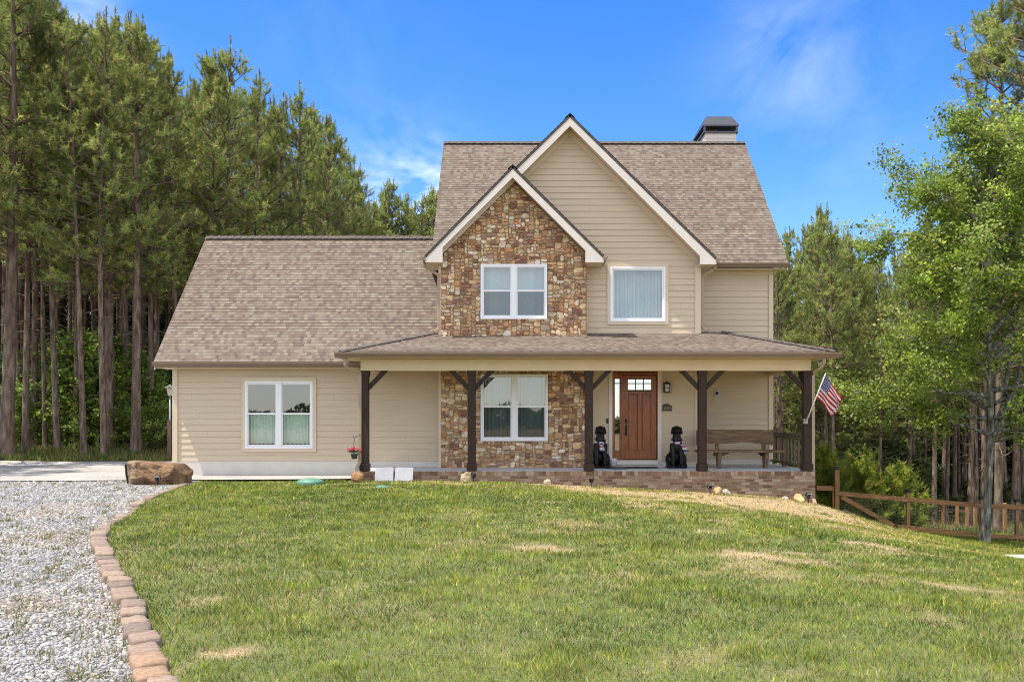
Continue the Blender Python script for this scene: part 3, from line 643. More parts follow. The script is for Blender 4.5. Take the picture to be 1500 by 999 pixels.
spout([(wx(505, 21), -2.06, 2.97), (wx(505, 21), -2.06, 2.80), (wx(508, 21), -2.0, 2.72), (wx(527, 21.3), -1.76, 2.62), (wx(527, 21.3), -1.76, .52), (wx(520, 21.2), -1.88, .28)])
spout([(wx(1208, 21), -2.06, 2.97), (wx(1208, 21), -2.06, 2.84), (wx(1205, 21), -2.0, 2.74), (wx(1192, 21.3), -1.74, 2.62), (wx(1192.5, 21.3), -1.74, -.36), (wx(1197, 21), -1.95, -.46)])
# porch roof (hip ends)
SL = 0.30; RUN = YS-PYE
def hip_front():
    Vv = (0, 1, SL); l = lambda y: y*math.sqrt(1+SL*SL); w = PXR-PXL; yt = 3.3
    yl = 2.35
    roof((PXL, PYE, PZE), (1, 0, 0), Vv, [(0, 0), (w, 0), (w-2.15, l(2.15)), (2.15, l(2.15))])
    a = roof((PXR, PYE, PZE), (0, 1, 0), (-1, 0, SL), [(0, 0), (3.6, 0), (3.6, l(.55)), (2.15, l(2.15))])
    b = roof((PXL, PYE, PZE), (0, 1, 0), (1, 0, SL), [(0, 0), (1.65, 0), (2.15, l(2.15)), (2.15, l(2.15))][:3])
    h = 2.15*SL
    for r_, x0, sg in ((a, PXR, -1), (b, PXL, 1)):
        ridgecap(r_, (x0, PYE, PZE+.01), (x0+sg*2.15, PYE+2.15, PZE+h+.01), .10, .02)
hip_front()
PC = MB(); PC.box(wx(528, 21.3), wx(1188, 21.3), -1.55, YR, 2.78, 2.82); PC.box(wx(528, 21.3)-.001, PXR-.03, -1.79, -1.55, 2.952, 2.97)
PC.box(PXL+.01, PXR-.01, PYE+.025, -1.80, 2.955, 2.975); PC.box(wx(1188, 21.3)+.002, PXR-.02, -1.795, 1.3, 2.955, 2.975); PC.box(PXL+.02, wx(528, 21.3)-.002, -1.795, -.02, 2.955, 2.975)
PC.build('porch_ceiling', 'ceiling', H)
BM = MB(); bx0, bx1 = wx(528, 21.3), wx(1188, 21.3)
BM.box(bx0, bx1, -1.80, -1.56, 2.67, 2.95); BM.build('porch_beam', 'ceiling', H, bevel=.006)
for xa in (bx0+.02, bx1-.22):
    mb = MB(); mb.box(xa, xa+.2, -1.558, (YR if xa > 0 else -.0)-.04, 2.672, 2.949); mb.build('porch_beam', 'ceiling', H)
# posts and braces
for i, px in enumerate((534.5, 691, 862.5, 1028.5, 1182)):
    x = wx(px, 21.42); z0 = FL if i else 0.29; w = .095
    mb = MB(); mb.box(x-w, x+w, -1.77, -1.58, z0+.18, 2.669)
    p = mb.build('porch_post', 'post_wood', H, bevel=.008)
    mb = MB(); mb.box(x-w-.022, x+w+.022, -1.795, -1.555, z0, z0+.175); mb.build('base_trim', 'post_wood', p, bevel=.006)
    mb = MB(); mb.box(x-w-.014, x+w+.014, -1.785, -1.566, 2.56, 2.667); mb.build('capital', 'post_wood', p, bevel=.006)
    for s in (-1, 1):
        if (i == 0 and s < 0) or (i == 4 and s > 0): continue
        mb = MB(); mb.prism([(x+s*w, 2.20), (x+s*w, 2.355), (x+s*(w+.305), 2.668), (x+s*(w+.455), 2.668)][::s], -1.72, -1.62); mb.build('brace', 'post_wood', p, bevel=.005)
    if i in (0, 4):
        mb = MB(); mb.prism([(-1.58, 2.20), (-1.58, 2.355), (-1.27, 2.668), (-1.12, 2.668)], x-.05, x+.05, 'x'); mb.build('brace', 'post_wood', p, bevel=.005)
# porch floor and brick skirt: every brick modelled
PF = MB(); bl, br = wx(553, 21.3), wx(1194.5, 21.3)
PF.box(bl, br-.02, YP+.13, YR, FL-.14, FL); PF.box(wx(527, 21.3), wx(552, 21.3), -1.83, -.02, FL-.3, FL-.012); PF.build('porch_floor', 'porch_concrete', H)
BK = MB(); R = random.Random(9)
bc = [(0.205, 0.125, 0.08), (0.25, 0.16, 0.105), (0.29, 0.205, 0.14), (0.15, 0.088, 0.058), (0.33, 0.245, 0.175), (0.225, 0.145, 0.10)]
def bcol(): c = R.choice(bc); v = R.uniform(.85, 1.15); return tuple(k*v for k in c)
def brickface(x0, x1, yf, ztop, zbot, soldier=True):
    z = ztop
    if soldier:
        x = x0
        while x < x1-.03:
            w = min(.095, x1-x); BK.box(x+.004, x+w-.004, yf-.008-R.uniform(0, .003), yf+.1, z-.105, z-.002, bcol()); x += w
        z -= .112
    row = 0
    while z > zbot:
        x = x0-(.105 if row % 2 else 0)
        while x < x1-.02:
            a, b_ = max(x, x0), min(x+.21, x1)
            if b_-a > .03: BK.box(a+.005, b_-.005, yf-.006-R.uniform(0, .004), yf+.08, z-.062, z-.002, bcol())
            x += .21
        z -= .072; row += 1
brickface(bl+.0, br, YP, FL-.002, -.85)
z = FL-.114; 
while z > -1.0:                                    # right return
    y = YP+.1
    while y < YR: BK.box(br-.05, br+.006, y+.005, min(y+.205, YR), z-.062, z-.002, bcol()); y += .21
    z -= .072
brickface(wx(527, 21.25), wx(552, 21.25), -1.86, .285-.0, -.1, False)
bs = BK.build('brick_skirt', 'brick', H, bevel=0.003)
MM = MB(); MM.box(bl+.004, br-.004, YP, YP+.12, -1.2, FL-.006); MM.box(br-.06, br-.002, YP+.12, YR, -1.6, FL-.15); MM.box(wx(527, 21.25)+.003, wx(552, 21.25)-.003, -1.858, -1.7, -.3, .27); MM.build('mortar', 'mortar', bs)
# front door
x0, x1, z0, z1 = DJ; dy = -.02
DR = MB(); xs0, xs1 = wx(911, D0), wx(961.3, D0); ls0, ls1 = wx(900, D0), wx(908.3, D0); lz0, lz1 = wz(659, D0), wz(555, D0)
jy0, jy1 = dy-.02, .08
DR.box(x0, ls0, jy0, jy1, z0, z1-.02); DR.box(ls1, xs0-.006, jy0, jy1, z0, z1-.02); DR.box(ls0, ls1, jy0+.01, jy1, z0, lz0); DR.box(ls0, ls1, jy0+.01, jy1, lz1, z1-.02); DR.box(xs1+.006, x1, jy0, jy1, z0, z1-.02); DR.box(xs0-.006, xs1+.006, jy0, jy1, z1-.09, z1-.02)
door = DR.build('front_door', 'door_wood', H, bevel=.004); tag(door, 'reddish wood front door with six small panes and a sidelight', None)
GL = MB(); GL.face([(ls0, .02, lz0), (ls1, .02, lz0), (ls1, .02, lz1), (ls0, .02, lz1)]); GL.build('sidelight_pane', 'door_glass', door)
MU = MB(); zz = lz1-.115; MU.box(ls0, ls1, .0, .03, zz-.012, zz+.012); MU.box(ls0, ls0+.012, .0, .03, lz0, lz1); MU.box(ls1-.012, ls1, .0, .03, lz0, lz1); MU.build('muntin', 'bronze', door)
SLb = MB(); dz0, dz1 = z0+.02, z1-.10; g0, g1, gz0, gz1 = wx(920, D0), wx(954, D0), wz(571, D0), wz(554.5, D0); pz0, pz1 = wz(660, D0), wz(577, D0); pm = (g0+g1)/2
ya, yb = .005, .05
for (a, b_, c_, d) in ((xs0, g0, dz0, dz1), (g1, xs1, dz0, dz1), (g0, g1, gz1, dz1), (g0, g1, pz1, gz0), (g0, g1, dz0, pz0), (pm-.05, pm+.05, pz0, pz1)): SLb.box(a, b_, ya, yb, c_, d)
slab = SLb.build('door_slab', 'door_wood', door, bevel=.003)
for a, b_ in ((g0, pm-.05), (pm+.05, g1)):
    mb = MB(); mb.box(a, b_, ya+.040, yb, pz0, pz1); mb.box(a+.028, b_-.028, ya+.012, yb, pz0+.03, pz1-.03); mb.build('panel', 'door_wood', door, bevel=.004)
mb = MB(); mb.face([(g0, .03, gz0), (g1, .03, gz0), (g1, .03, gz1), (g0, .03, gz1)]); mb.build('door_pane', 'door_glass', door)
mb = MB()
for k in (1, 2): xx = g0+(g1-g0)*k/3; mb.box(xx-.011, xx+.011, .008, .034, gz0, gz1)
zz = gz0+(gz1-gz0)*.56; mb.box(g0, g1, .007, .035, zz-.011, zz+.011); mb.box(g0, g1, .006, .034, gz1-.02, gz1); mb.box(g0-.02, g1+.02, -.03, .01, gz0-.045, gz0-.02); mb.build('muntin', 'bronze', door)
mb = MB(); hx = wx(917, D0); mb.box(hx-.03, hx+.03, -.012, .004, wz(620, D0), wz(614, D0)); mb.box(hx-.025, hx+.025, -.012, .004, wz(638, D0), wz(622, D0)); mb.tube([(hx, -.01, wz(624, D0)), (hx, -.07, wz(625.5, D0)), (hx, -.07, wz(635, D0)), (hx, -.01, wz(637, D0))], .012, 8); mb.lathe(hx, -.03, [(.001, wz(617, D0)-.02), (.02, wz(617, D0)), (.001, wz(617, D0)+.02)], 10); mb.build('handle', 'bronze', door)
mb = MB(); mb.box(x0, x1, -.10, .08, z0-.12, z0-.002); mb.box(x0-.09, x0-.003, -.045, .02, FL, z1+.0); mb.box(x1+.003, x1+.1, -.045, .02, FL, z1+.0); mb.box(x0-.09, x1+.1, -.047, .02, z1+.002, z1+.08); mb.box(x0, x1, -.04, .02, FL, z0-.13); mb.build('door_trim', 'fascia', door)
# wall fittings
mb = MB(); lx = wx(976.5, D0-.1); lz = wz(567, D0-.1)
mb.box(lx-.03, lx+.03, -.04, -.017, lz-.05, lz+.1); mb.bar((lx, -.03, lz+.09), (lx, -.13, lz+.10), .02, .02)
mb.mesh([(lx-.10, -.23, lz+.075), (lx+.10, -.23, lz+.075), (lx+.10, -.03, lz+.075), (lx-.10, -.03, lz+.075), (lx, -.13, lz+.155)], [(0, 1, 4), (1, 2, 4), (2, 3, 4), (3, 0, 4), (3, 2, 1, 0)])
for sx in (-.065, .065):
    for sy in (-.195, -.065): mb.box(lx+sx-.009, lx+sx+.009, sy-.009, sy+.009, lz-.12, lz+.075)
mb.box(lx-.08, lx+.08, -.21, -.05, lz-.14, lz-.115); mb.box(lx-.065, lx+.065, -.20, -.19, lz-.03, lz-.018)
lan = mb.build('wall_lantern', 'black_metal', H); mb = MB(); mb.box(lx-.055, lx+.055, -.185, -.075, lz-.114, lz+.07); mb.build('lantern_glass', 'frost_glass', lan)
mb = MB(); nx0, nx1, nz0, nz1 = wx(968, D0), wx(984, D0), wz(602, D0), wz(594, D0); cx = (nx0+nx1)/2
poly = [(nx0, nz0), (nx1, nz0), (nx1, nz1)]+[(cx+.5*(nx1-nx0)*.72*math.cos(a*math.pi/8), nz1+.045*math.sin(a*math.pi/8)) for a in range(0, 9)]+[(nx0, nz1)]
mb.prism(poly, -.035, -.019); ns = mb.build('house_number_sign', 'sign_brown', H)
tc = bpy.data.curves.new('digits', 'FONT'); tc.body = '1605'; tc.size = .135; tc.align_x = 'CENTER'; tc.extrude = .002
to = bpy.data.objects.new('tmp', tc); COL.objects.link(to); bpy.context.view_layer.update()
tm = bpy.data.meshes.new_from_object(to.evaluated_get(bpy.context.evaluated_depsgraph_get())); bpy.data.objects.remove(to); tm.materials.clear(); tm.materials.append(MATS['sign_text'])
tm.transform(Matrix.Translation((cx, -.038, nz0+.03)) @ Matrix.Rotation(math.pi/2, 4, 'X')); do = bpy.data.objects.new('house_number', tm); COL.objects.link(do); put(do, ns)
mb = MB(); pr = wx(1051, 24.2), wz(576, 24.2); vs = [(pr[0]+.075*math.cos(k*math.pi/10), pr[1]+.09*math.sin(k*math.pi/10)) for k in range(20)]; mb.prism(vs, YR-.04, YR-.019); wp = mb.build('wall_plaque', 'grey_metal', H)
mb = MB(); vs = [(pr[0]+.045*math.cos(k*math.pi/10), pr[1]+.05*math.sin(k*math.pi/10)) for k in range(20)]; mb.prism(vs, YR-.046, YR-.041); mb.build('emblem', 'bronze', wp)
mb = MB(); mb.box(wx(888, D0), wx(891, D0), -.035, -.017, wz(620, D0), wz(613, D0)); mb.build('doorbell', 'black_metal', H)
# side railing
mb = MB(); rx = RWX-.02; mb.box(rx-.06, rx+.05, -1.56, 1.15, FL+.83, FL+.88); mb.box(rx-.035, rx+.03, -1.56, 1.15, FL+.74, FL+.79); mb.box(rx-.03, rx+.03, -1.56, 1.15, FL+.08, FL+.13)
rl = mb.build('porch_railing', 'rail_wood', H, bevel=.004)
for k in range(9):
    y = -1.4+k*.29; w = .05 if k == 5 else .025; mb = MB(); mb.box(rx-w, rx+w, y-w, y+w, FL if k == 5 else FL+.1, FL+.83); mb.build('baluster', 'rail_wood', rl, bevel=.004)
# chimney
cx0, cx1, cy0, cy1 = 6.17, 7.22, 5.75, 7.3; ct = EYE+9.0
mb = MB(); mb.box(cx0+.03, cx1-.03, cy0+.03, cy1-.03, 7.5, ct)
for k in range(12): mb.box(cx0+.02, cx1-.02, cy0+.02, cy1-.02, ct-1.9+k*.157, ct-1.9+k*.157+.14)
ch = mb.build('chimney', 'fascia', H)
mb = MB(); mb.box(cx0-.03, cx1+.03, cy0-.03, cy1+.03, ct, ct+.05); z2 = ct+.25; t0 = ct+.62
for sx in (cx0-.02, cx1-.04):
    for sy in (cy0-.02, cy1-.04): mb.box(sx, sx+.06, sy, sy+.06, ct+.05, z2)
mb.box(cx0+.15, cx0+.5, cy0+.3, cy0+1.2, ct, z2); mb.box(cx0-.05, cx1+.05, cy0-.05, cy1+.05, z2-.04, z2)
a = [(cx0-.05, cy0-.05), (cx1+.05, cy0-.05), (cx1+.05, cy1+.05), (cx0-.05, cy1+.05)]; i_ = .12; cc = [(cx0+i_, cy0+i_+.1), (cx1-i_, cy0+i_+.1), (cx1-i_, cy1-i_-.1), (cx0+i_, cy1-i_-.1)]
mb.mesh([(*p, z2) for p in a]+[(*p, t0-.02) for p in cc], [(0, 1, 5, 4), (1, 2, 6, 5), (2, 3, 7, 6), (3, 0, 4, 7), (4, 5, 6, 7), (3, 2, 1, 0)]); mb.build('chimney_cap', 'cap_metal', ch)
# ------------------------------------------------------------------ edging blocks
def blockmesh(seed, c):
    R = random.Random(seed); mb = MB(); n = 5
    w, l, h = .20, .30, .14
    vs = []; fs = []
    def P(u, v, k):
        return (w/2*u, l/2*v, k)
    bmv = [(-1, -1), (1, -1), (1, 1), (-1, 1)]; ring = []
    for k in range(4):
        a, b = bmv[k], bmv[(k+1) % 4]
        for q in range(4):
            s = .1+.8*q/3; ring.append((a[0]+(b[0]-a[0])*s, a[1]+(b[1]-a[1])*s))
    m_ = len(ring)
    for sc, z in ((1.0, -.06), (1.0, h-.035), (.965, h-.012), (.90, h), (.45, h+.003)):
        vs += [(w/2*u*sc+R.uniform(-.004, .004), l/2*v*sc+R.uniform(-.004, .004), z+(R.uniform(-.005, .005) if z > 0 else 0)) for u, v in ring]
    for r_ in range(4): fs += [(r_*m_+k, r_*m_+(k+1) % m_, (r_+1)*m_+(k+1) % m_, (r_+1)*m_+k) for k in range(m_)]
    fs.append(tuple(range(4*m_, 5*m_))); mb.mesh(vs, fs, c); return mb.data('edging_block', 'paver', True)
bvars = [blockmesh(k, c) for k, c in enumerate([(0.235, 0.170, 0.130), (0.205, 0.150, 0.118), (0.265, 0.195, 0.145), (0.17, 0.128, 0.104), (0.28, 0.18, 0.115)])]
Dc = 4.75; acc = 0; i = 0
while Dc < 20.6:
    x = float(xc(Dc)); sl = (float(xc(Dc+.1))-float(xc(Dc-.1)))/.2; ln = .315 if Dc < 13 else .36
    v = 4 if i in (3, 4) else (i*7+i//3) % 4
    o = bpy.data.objects.new('edging_block', bvars[v]); COL.objects.link(o)
    sink = 0.082 if Dc < 12.2 else .118+.012*random.random()
    o.location = (x-.05+random.uniform(-.018, .018), Dc-D0, tz(x, Dc)-sink+random.uniform(-.012, .012)); o.rotation_euler = (random.uniform(-.05, .05), random.uniform(-.06, .06), math.atan2(-sl, 1)+random.uniform(-.09, .09)); o.scale = (random.uniform(.92, 1.08), random.uniform(.86, 1.06), 1)
    lab = 'orange toned edging block among the nearest blocks beside the gravel' if v == 4 else ('tumbled tan concrete edging block in the curved row beside the gravel' if Dc < 12.2 else 'half buried tan edging block in the far overgrown stretch of the curve')
    tag(o, lab, 'edging block', 'orange edging blocks near the camera' if v == 4 else ('edging blocks between gravel and lawn' if Dc < 12.2 else 'half buried edging blocks near the boulder'))
    Dc += ln/math.sqrt(1+sl*sl)*random.uniform(.98, 1.05)*(1 if Dc < 12.5 else random.choice([1, 1, 1.5])); i += 1
# ------------------------------------------------------------------ rocks
def rock(name, label, cat, loc, size, c, seed, group=None, rough=.22, cuts=7, sub=3, rz=0):
    import bmesh
    bm = bmesh.new(); bmesh.ops.create_icosphere(bm, subdivisions=sub, radius=1); R = random.Random(seed)
    pl = [(Vector((R.gauss(0, 1), R.gauss(0, 1), R.gauss(0, .8))).normalized(), R.uniform(.62, .88)) for _ in range(cuts)]
    for v in bm.verts:
        p = v.co.copy()
        for n_, d in pl:
            e = p.dot(n_)-d
            if e > 0: p -= n_*e*.9
        p *= 1+rough*.5*(mnoise.fractal(p*1.7+Vector((seed, 0, 0)), 1, 2, 4)); v.co = Vector((p.x*size[0], p.y*size[1], p.z*size[2]))
    me = bpy.data.meshes.new(name); bm.to_mesh(me); bm.free()
    ca = me.color_attributes.new('col', 'FLOAT_COLOR', 'POINT')
    for i, v in enumerate(me.vertices):
        k = mnoise.fractal(v.co*4+Vector((seed, 3, 0)), 1, 2, 3); ca.data[i].color = (*[max(.02, q*(1+.35*k)) for q in c], 1)
    me.materials.append(MATS['rock']); o = bpy.data.objects.new(name, me); COL.objects.link(o); o.location = loc; o.rotation_euler = (0, 0, rz); tag(o, label, cat, group); return o
# large slab boulder by the driveway: blocky, split face
def boulder():
    import bmesh
    R = random.Random(6); BPL = []
    for sx, sy, sz in [(-1, -.6, 0), (-.5, -1, .1), (.05, -1, .25), (.5, -1, -.1), (1, -.5, 0), (-.2, -1, -.5), (-1, 0, .6), (1, 0, .35), (-.9, -.9, .5), (.3, -.6, 1), (-.5, -.3, 1), (.8, -.9, .2)]:
        n_ = Vector((sx+R.uniform(-.1, .1), sy+R.uniform(-.1, .1), sz+R.uniform(-.1, .1))).normalized(); BPL.append((n_, (abs(n_.x)+abs(n_.y)+abs(n_.z))*R.uniform(.70, .80)))
    bm = bmesh.new(); bmesh.ops.create_cube(bm, size=2); bmesh.ops.subdivide_edges(bm, edges=bm.edges[:], cuts=22, use_grid_fill=True)
    for v in bm.verts:
        p = v.co.copy(); q = Vector((abs(p.x), abs(p.y), abs(p.z)))
        r = (q.x**9+q.y**7+q.z**8)**(1/8); p /= max(r, 1e-3)**.9
        for n_, d in BPL:
            e = p.dot(n_)-d
            if e > 0: p -= n_*e
        n1 = mnoise.fractal(Vector((p.x*3.2, p.y*2, p.z*1.8))+Vector((7, 1, 3)), .9, 2, 6)
        x = p.x*.74; y = p.y*.42; z = p.z*.285
        d = Vector((p.x*.25, p.y*.8, p.z*.25))*(.05*n1); x += d.x; y += d.y; z += d.z*.8
        tl = .055 if p.z > 0 else .0; z += -p.x*tl+(0.05*max(0, -p.x-.55) if p.z > 0 else 0)*2
        if p.x < -.3 and p.y < 0: y += (-p.x-.3)*.30
        x += .05*p.z*(1 if p.x < 0 else -0.3)*-1
        v.co = (x, y, z+.27)
    me = bpy.data.meshes.new('boulder'); bm.to_mesh(me); bm.free(); ca = me.color_attributes.new('col', 'FLOAT_COLOR', 'POINT')
    for i, v in enumerate(me.vertices):
        k = mnoise.fractal(v.co*3.2, 1, 2, 5); g = max(0, min(1, .5+k*.9)); top = 1 if v.co.z > .5 else 0
        a = Vector((.115, .062, .032)); b = Vector((.22, .135, .07)); cc_ = a.lerp(b, g)
        if v.co.x < -.35: cc_ = cc_.lerp(Vector((.27, .2, .135)), .6)
        ca.data[i].color = (*cc_, 1)
    me.materials.append(MATS['rock']); o = bpy.data.objects.new('boulder', me); COL.objects.link(o); bx = wx(228.5, 20.9)
    o.location = (bx, 20.9-D0, tz(bx, 20.9)-.06); o.rotation_euler = (0, 0, -.04)
    tag(o, 'large flat-topped brown boulder beside the gravel at the garage corner', 'boulder')
boulder()
def rk(px, py, D, w, hgt, label, c, seed):
    x = wx(px, D); rock('rock', label, 'rock', (x, D-D0, tz(x, D)+hgt*.25), (w/2, w*.4, hgt*.62), c, seed, rz=seed)
rk(524, 698, 20.85, .36, .28, 'brown rock under the left porch downspout', (0.23, 0.125, 0.06), 3)
rk(683, 702, 20.95, .34, .32, 'tan rock against the bricks below the second porch post', (0.38, 0.29, 0.18), 5)
rk(802, 709, 21.0, .2, .15, 'small pale rock at the brick wall between second and third posts', (0.42, 0.34, 0.23), 6)
rk(1051, 721, 20.8, .27, .22, 'golden tan rock beside the spotlight right of the fourth post', (0.45, 0.31, 0.15), 8)
rk(1064, 722, 20.85, .2, .16, 'pale grey rock right of the golden rock at the porch base', (0.45, 0.38, 0.31), 9)
rk(1170, 732, 20.85, .3, .2, 'yellow tan rock at the right end of the brick wall', (0.48, 0.34, 0.16), 12)
rk(1150, 734, 20.9, .16, .08, 'little pale stone lying near the right end of the bricks', (0.45, 0.38, 0.30), 15)
for k, (px, D_, w_) in enumerate([(1236, 27.8, .5), (1243, 28.0, .35), (1249, 28.3, .4)]):
    rk(px, 0, D_, w_, w_*.7, ['pale rock behind the tall gate post', 'middle rock in the heap behind the gate post', 'rock of the heap nearest the round shrub'][k], (0.42, 0.3, 0.19), 21+k)
# spotlights in the ground
def spot(px, D, label, grp, rz=0, pale=False):
    x = wx(px, D); t_ = thing('spotlight', label, 'spotlight', (x, D-D0, tz(x, D)), grp, rz)
    mb = MB(); mb.tube([(0, 0, -.05), (0, 0, .12)], .012, 8); mb.box(-.03, .03, -.02, .02, .10, .13); o = mb.data('stake', 'black_metal'); link('stake', o, t_)
    mb = MB(); Mx = Matrix.Translation((0, 0, .17)) @ Matrix.Rotation(.5, 4, 'X'); mb.box(-.05, .05, -.03, .05, -.04, .05, None, Mx); link('lamp_head', mb.data('lamp_head', 'black_metal'), t_)
    mb = MB(); Mx = Matrix.Translation((0, 0, .18)) @ Matrix.Rotation(.5, 4, 'X'); mb.box(-.055, .055, -.034, -.031, -.04, .06, None, Mx); link('lens', mb.data('lens', 'white_ceramic' if pale else 'grey_metal'), t_)
spot(231, 20.2, 'small spotlight standing in front of the large boulder', None, pale=True)
spot(694, 20.9, 'black spotlight beside the rock below the second post', None, .6)
spot(866, 20.9, 'black spotlight at the brick wall below the third post', None, -.4)
spot(1040, 20.75, 'spotlight with pale lens left of the golden rock', None, .2, True)
spot(1184, 20.9, 'pale spotlight at the right corner of the bricks', None, .2, True)
# green lids
for px, D_, r_, hh, lab in ((455, 20.2, .30, .05, 'larger green domed septic lid in the grass before the garage'), (560, 19.0, .20, -.045, 'smaller sunken green lid in the dry grass left of the porch')):
    x = wx(px, D_); zz = tz(x, D_)
    t_ = thing('septic_lid', lab, 'lid', (x, D_-D0, zz)); mb = MB(); mb.lathe(0, 0, [(r_, -.05), (r_, hh+.015), (r_*.93, hh+.045), (r_*.5, hh+.085), (.02, hh+.10)], 28); link('dome', mb.data('dome', 'green_lid', True), t_)
    for k in range(6):
        mb = MB(); a = k*math.pi/3; mb.lathe(r_*.85*math.cos(a), r_*.85*math.sin(a), [(.012, hh+.04), (.012, hh+.062)], 6); link('bolt', mb.data('bolt', 'grey_metal'), t_)
# leaning slabs
for px, lab, rz in ((563, 'left of two white slabs leaning on the porch edge', .05), (591.5, 'right of two white slabs leaning on the porch edge', -.06)):
    x = wx(px, 21.05); mb = MB(); mb.box(-.215, .215, -.02, .02, 0, .36); o = mb.build('leaning_slab', 'white_slab', None, bevel=.008); o.location = (x, -2.10, tz(x, 21)-.02); o.rotation_euler = (-.42, 0, rz); tag(o, lab, 'slab')
# stepping stone at the far right
x = wx(1493, 22.3); mb = MB(); mb.box(-.28, .3, -.2, .2, -.05, .05); o = mb.build('flat_stone', 'pale_plate', None, bevel=.02); o.location = (wx(1494, 18.5), 18.5-D0, tz(wx(1494, 18.5), 18.5)+.03); tag(o, 'pale flat stone lying in the lawn at the right edge', 'stone')
# ------------------------------------------------------------------ dogs
def ell(mb, c, r, n=14):
    vs = []; fs = []
    for i in range(n+1):
        a = math.pi*i/n
        for k in range(n*2): b = math.pi*k/n; vs.append((c[0]+r[0]*math.sin(a)*math.cos(b), c[1]+r[1]*math.sin(a)*math.sin(b), c[2]+r[2]*math.cos(a)))
    m2 = n*2
    for i in range(n):
        for k in range(m2): fs.append((i*m2+k, (i+1)*m2+k, (i+1)*m2+(k+1) % m2, i*m2+(k+1) % m2))
    mb.mesh(vs, fs)
def caps(mb, a, b, ra, rb, n=9):
    a = Vector(a); b = Vector(b)
    for i in range(n): t_ = i/(n-1); p = a.lerp(b, t_); r = ra+(rb-ra)*t_; ell(mb, p, (r, r, r), 8)
def fused(mb, vox, smooth, name, mat):
    me = mb.data('tmp', None); o = bpy.data.objects.new('tmp', me); COL.objects.link(o)
    a = o.modifiers.new('r', 'REMESH'); a.mode = 'VOXEL'; a.voxel_size = vox; b = o.modifiers.new('s', 'SMOOTH'); b.iterations = smooth; b.factor = .6
    bpy.context.view_layer.update(); m2 = bpy.data.meshes.new_from_object(o.evaluated_get(bpy.context.evaluated_depsgraph_get())); bpy.data.objects.remove(o)
    m2.name = name; m2.materials.clear(); m2.materials.append(MATS[mat]); m2.polygons.foreach_set('use_smooth', [True]*len(m2.polygons)); return m2
def dogmesh(yaw):
    mb = MB(); s = 1.0
    ell(mb, (0, .16, .24), (.175, .23, .21)); caps(mb, (0, .14, .32), (0, -.02, .58), .165, .135); ell(mb, (0, -.06, .52), (.135, .12, .17))
    caps(mb, (0, -.02, .62), (0, -.03, .80), .115, .09)
    c, sn = math.cos(yaw), math.sin(yaw)
    def rt(p): return (p[0]*c-p[1]*sn, -.03+(p[0]*sn+p[1]*c), p[2])
    ell(mb, rt((0, -.03, .905)), (.105, .12, .095)); caps(mb, rt((0, -.10, .885)), rt((0, -.215, .865)), .066, .052); ell(mb, rt((0, -.255, .885)), (.022, .018, .016), 8); ell(mb, rt((0, -.08, .945)), (.07, .06, .045))
    for e in (-1, 1):
        for k in range(5): ell(mb, rt((e*(.095+.022*k/4), -.02-.004*k, .945-.03*k)), (.026, .05-.004*k, .03), 7)
        caps(mb, (e*.10, -.06, .52), (e*.095, -.125, .28), .075, .054); caps(mb, (e*.095, -.125, .28), (e*.095, -.14, .07), .052, .046); ell(mb, (e*.095, -.185, .055), (.055, .085, .04)); 
        for q in (-.028, 0, .028): ell(mb, (e*.095+q, -.24, .045), (.018, .035, .028), 6)
        ell(mb, (e*.165, .10, .185), (.085, .19, .165)); caps(mb, (e*.185, .02, .08), (e*.185, -.11, .06), .06, .045); ell(mb, (e*.185, -.13, .05), (.05, .07, .036))
    caps(mb, (.0, .34, .10), (.16, .44, .06), .05, .022)
    return fused(mb, .0125, 3, 'body', 'resin')
def dog(px, yaw, label, side):
    D_ = 22.55; x = wx(px, D_); t_ = thing('dog_statue', label, 'dog statue', (x, D_-D0, FL), 'black labrador statues beside the front door', yaw*.5); t_.scale = (1.06, 1.06, 1.06)
    link('body', dogmesh(yaw*.8), t_)
    mb = MB(); n = 24; vs = [(.235*math.copysign(abs(math.cos(k*2*math.pi/n))**.6, math.cos(k*2*math.pi/n)), .07+.36*math.copysign(abs(math.sin(k*2*math.pi/n))**.6, math.sin(k*2*math.pi/n))) for k in range(n)]; mb.prism(vs, 0, .03, 'z'); link('base', mb.data('base', 'resin_base'), t_)
    mb = MB(); R = random.Random(int(px)); cl = [(.62, .60, .60), (.30, .035, .05), (.05, .07, .22), (.6, .58, .6), (.55, .5, .52)]
    for k in range(26):                      # collar scarf
        a0, a1 = k*2*math.pi/26, (k+1)*2*math.pi/26; f = lambda a, e: ((.142+e)*math.cos(a), -.045+(.15+e)*math.sin(a), .665+.045*math.sin(a)+R.uniform(-.008, .008))
        p, q = f(a0, 0), f(a1, 0); c_ = cl[k % 5]; mb.mesh([p, q, (q[0]*1.06, q[1]*1.05, q[2]-.05), (p[0]*1.06, p[1]*1.05, p[2]-.05)], [(0, 1, 2, 3)], c_)
    xs_ = 0 if side == 0 else .12
    for k in range(7):
        z_ = .625-k*.032; xx = xs_*(.55+k*.17) if side else -.015+.006*k; yy = -.215-.01*math.sin(k) if not side else -.15-.004*k; w = .035+.004*k
        mb.mesh([(xx-w, yy, z_), (xx+w, yy-.012*math.sin(k*2), z_+.004), (xx+w+.004+xs_*.15, yy, z_-.034), (xx-w+xs_*.15, yy+.01, z_-.034)], [(0, 1, 2, 3)], cl[(k*2) % 5])
    link('bandana', mb.data('bandana', 'cloth'), t_)
dog(879, .12, 'black sitting dog statue left of the door, scarf hanging down its chest', 0)
dog(991, -.10, 'black sitting dog statue right of the door, scarf hanging to one side', 1)
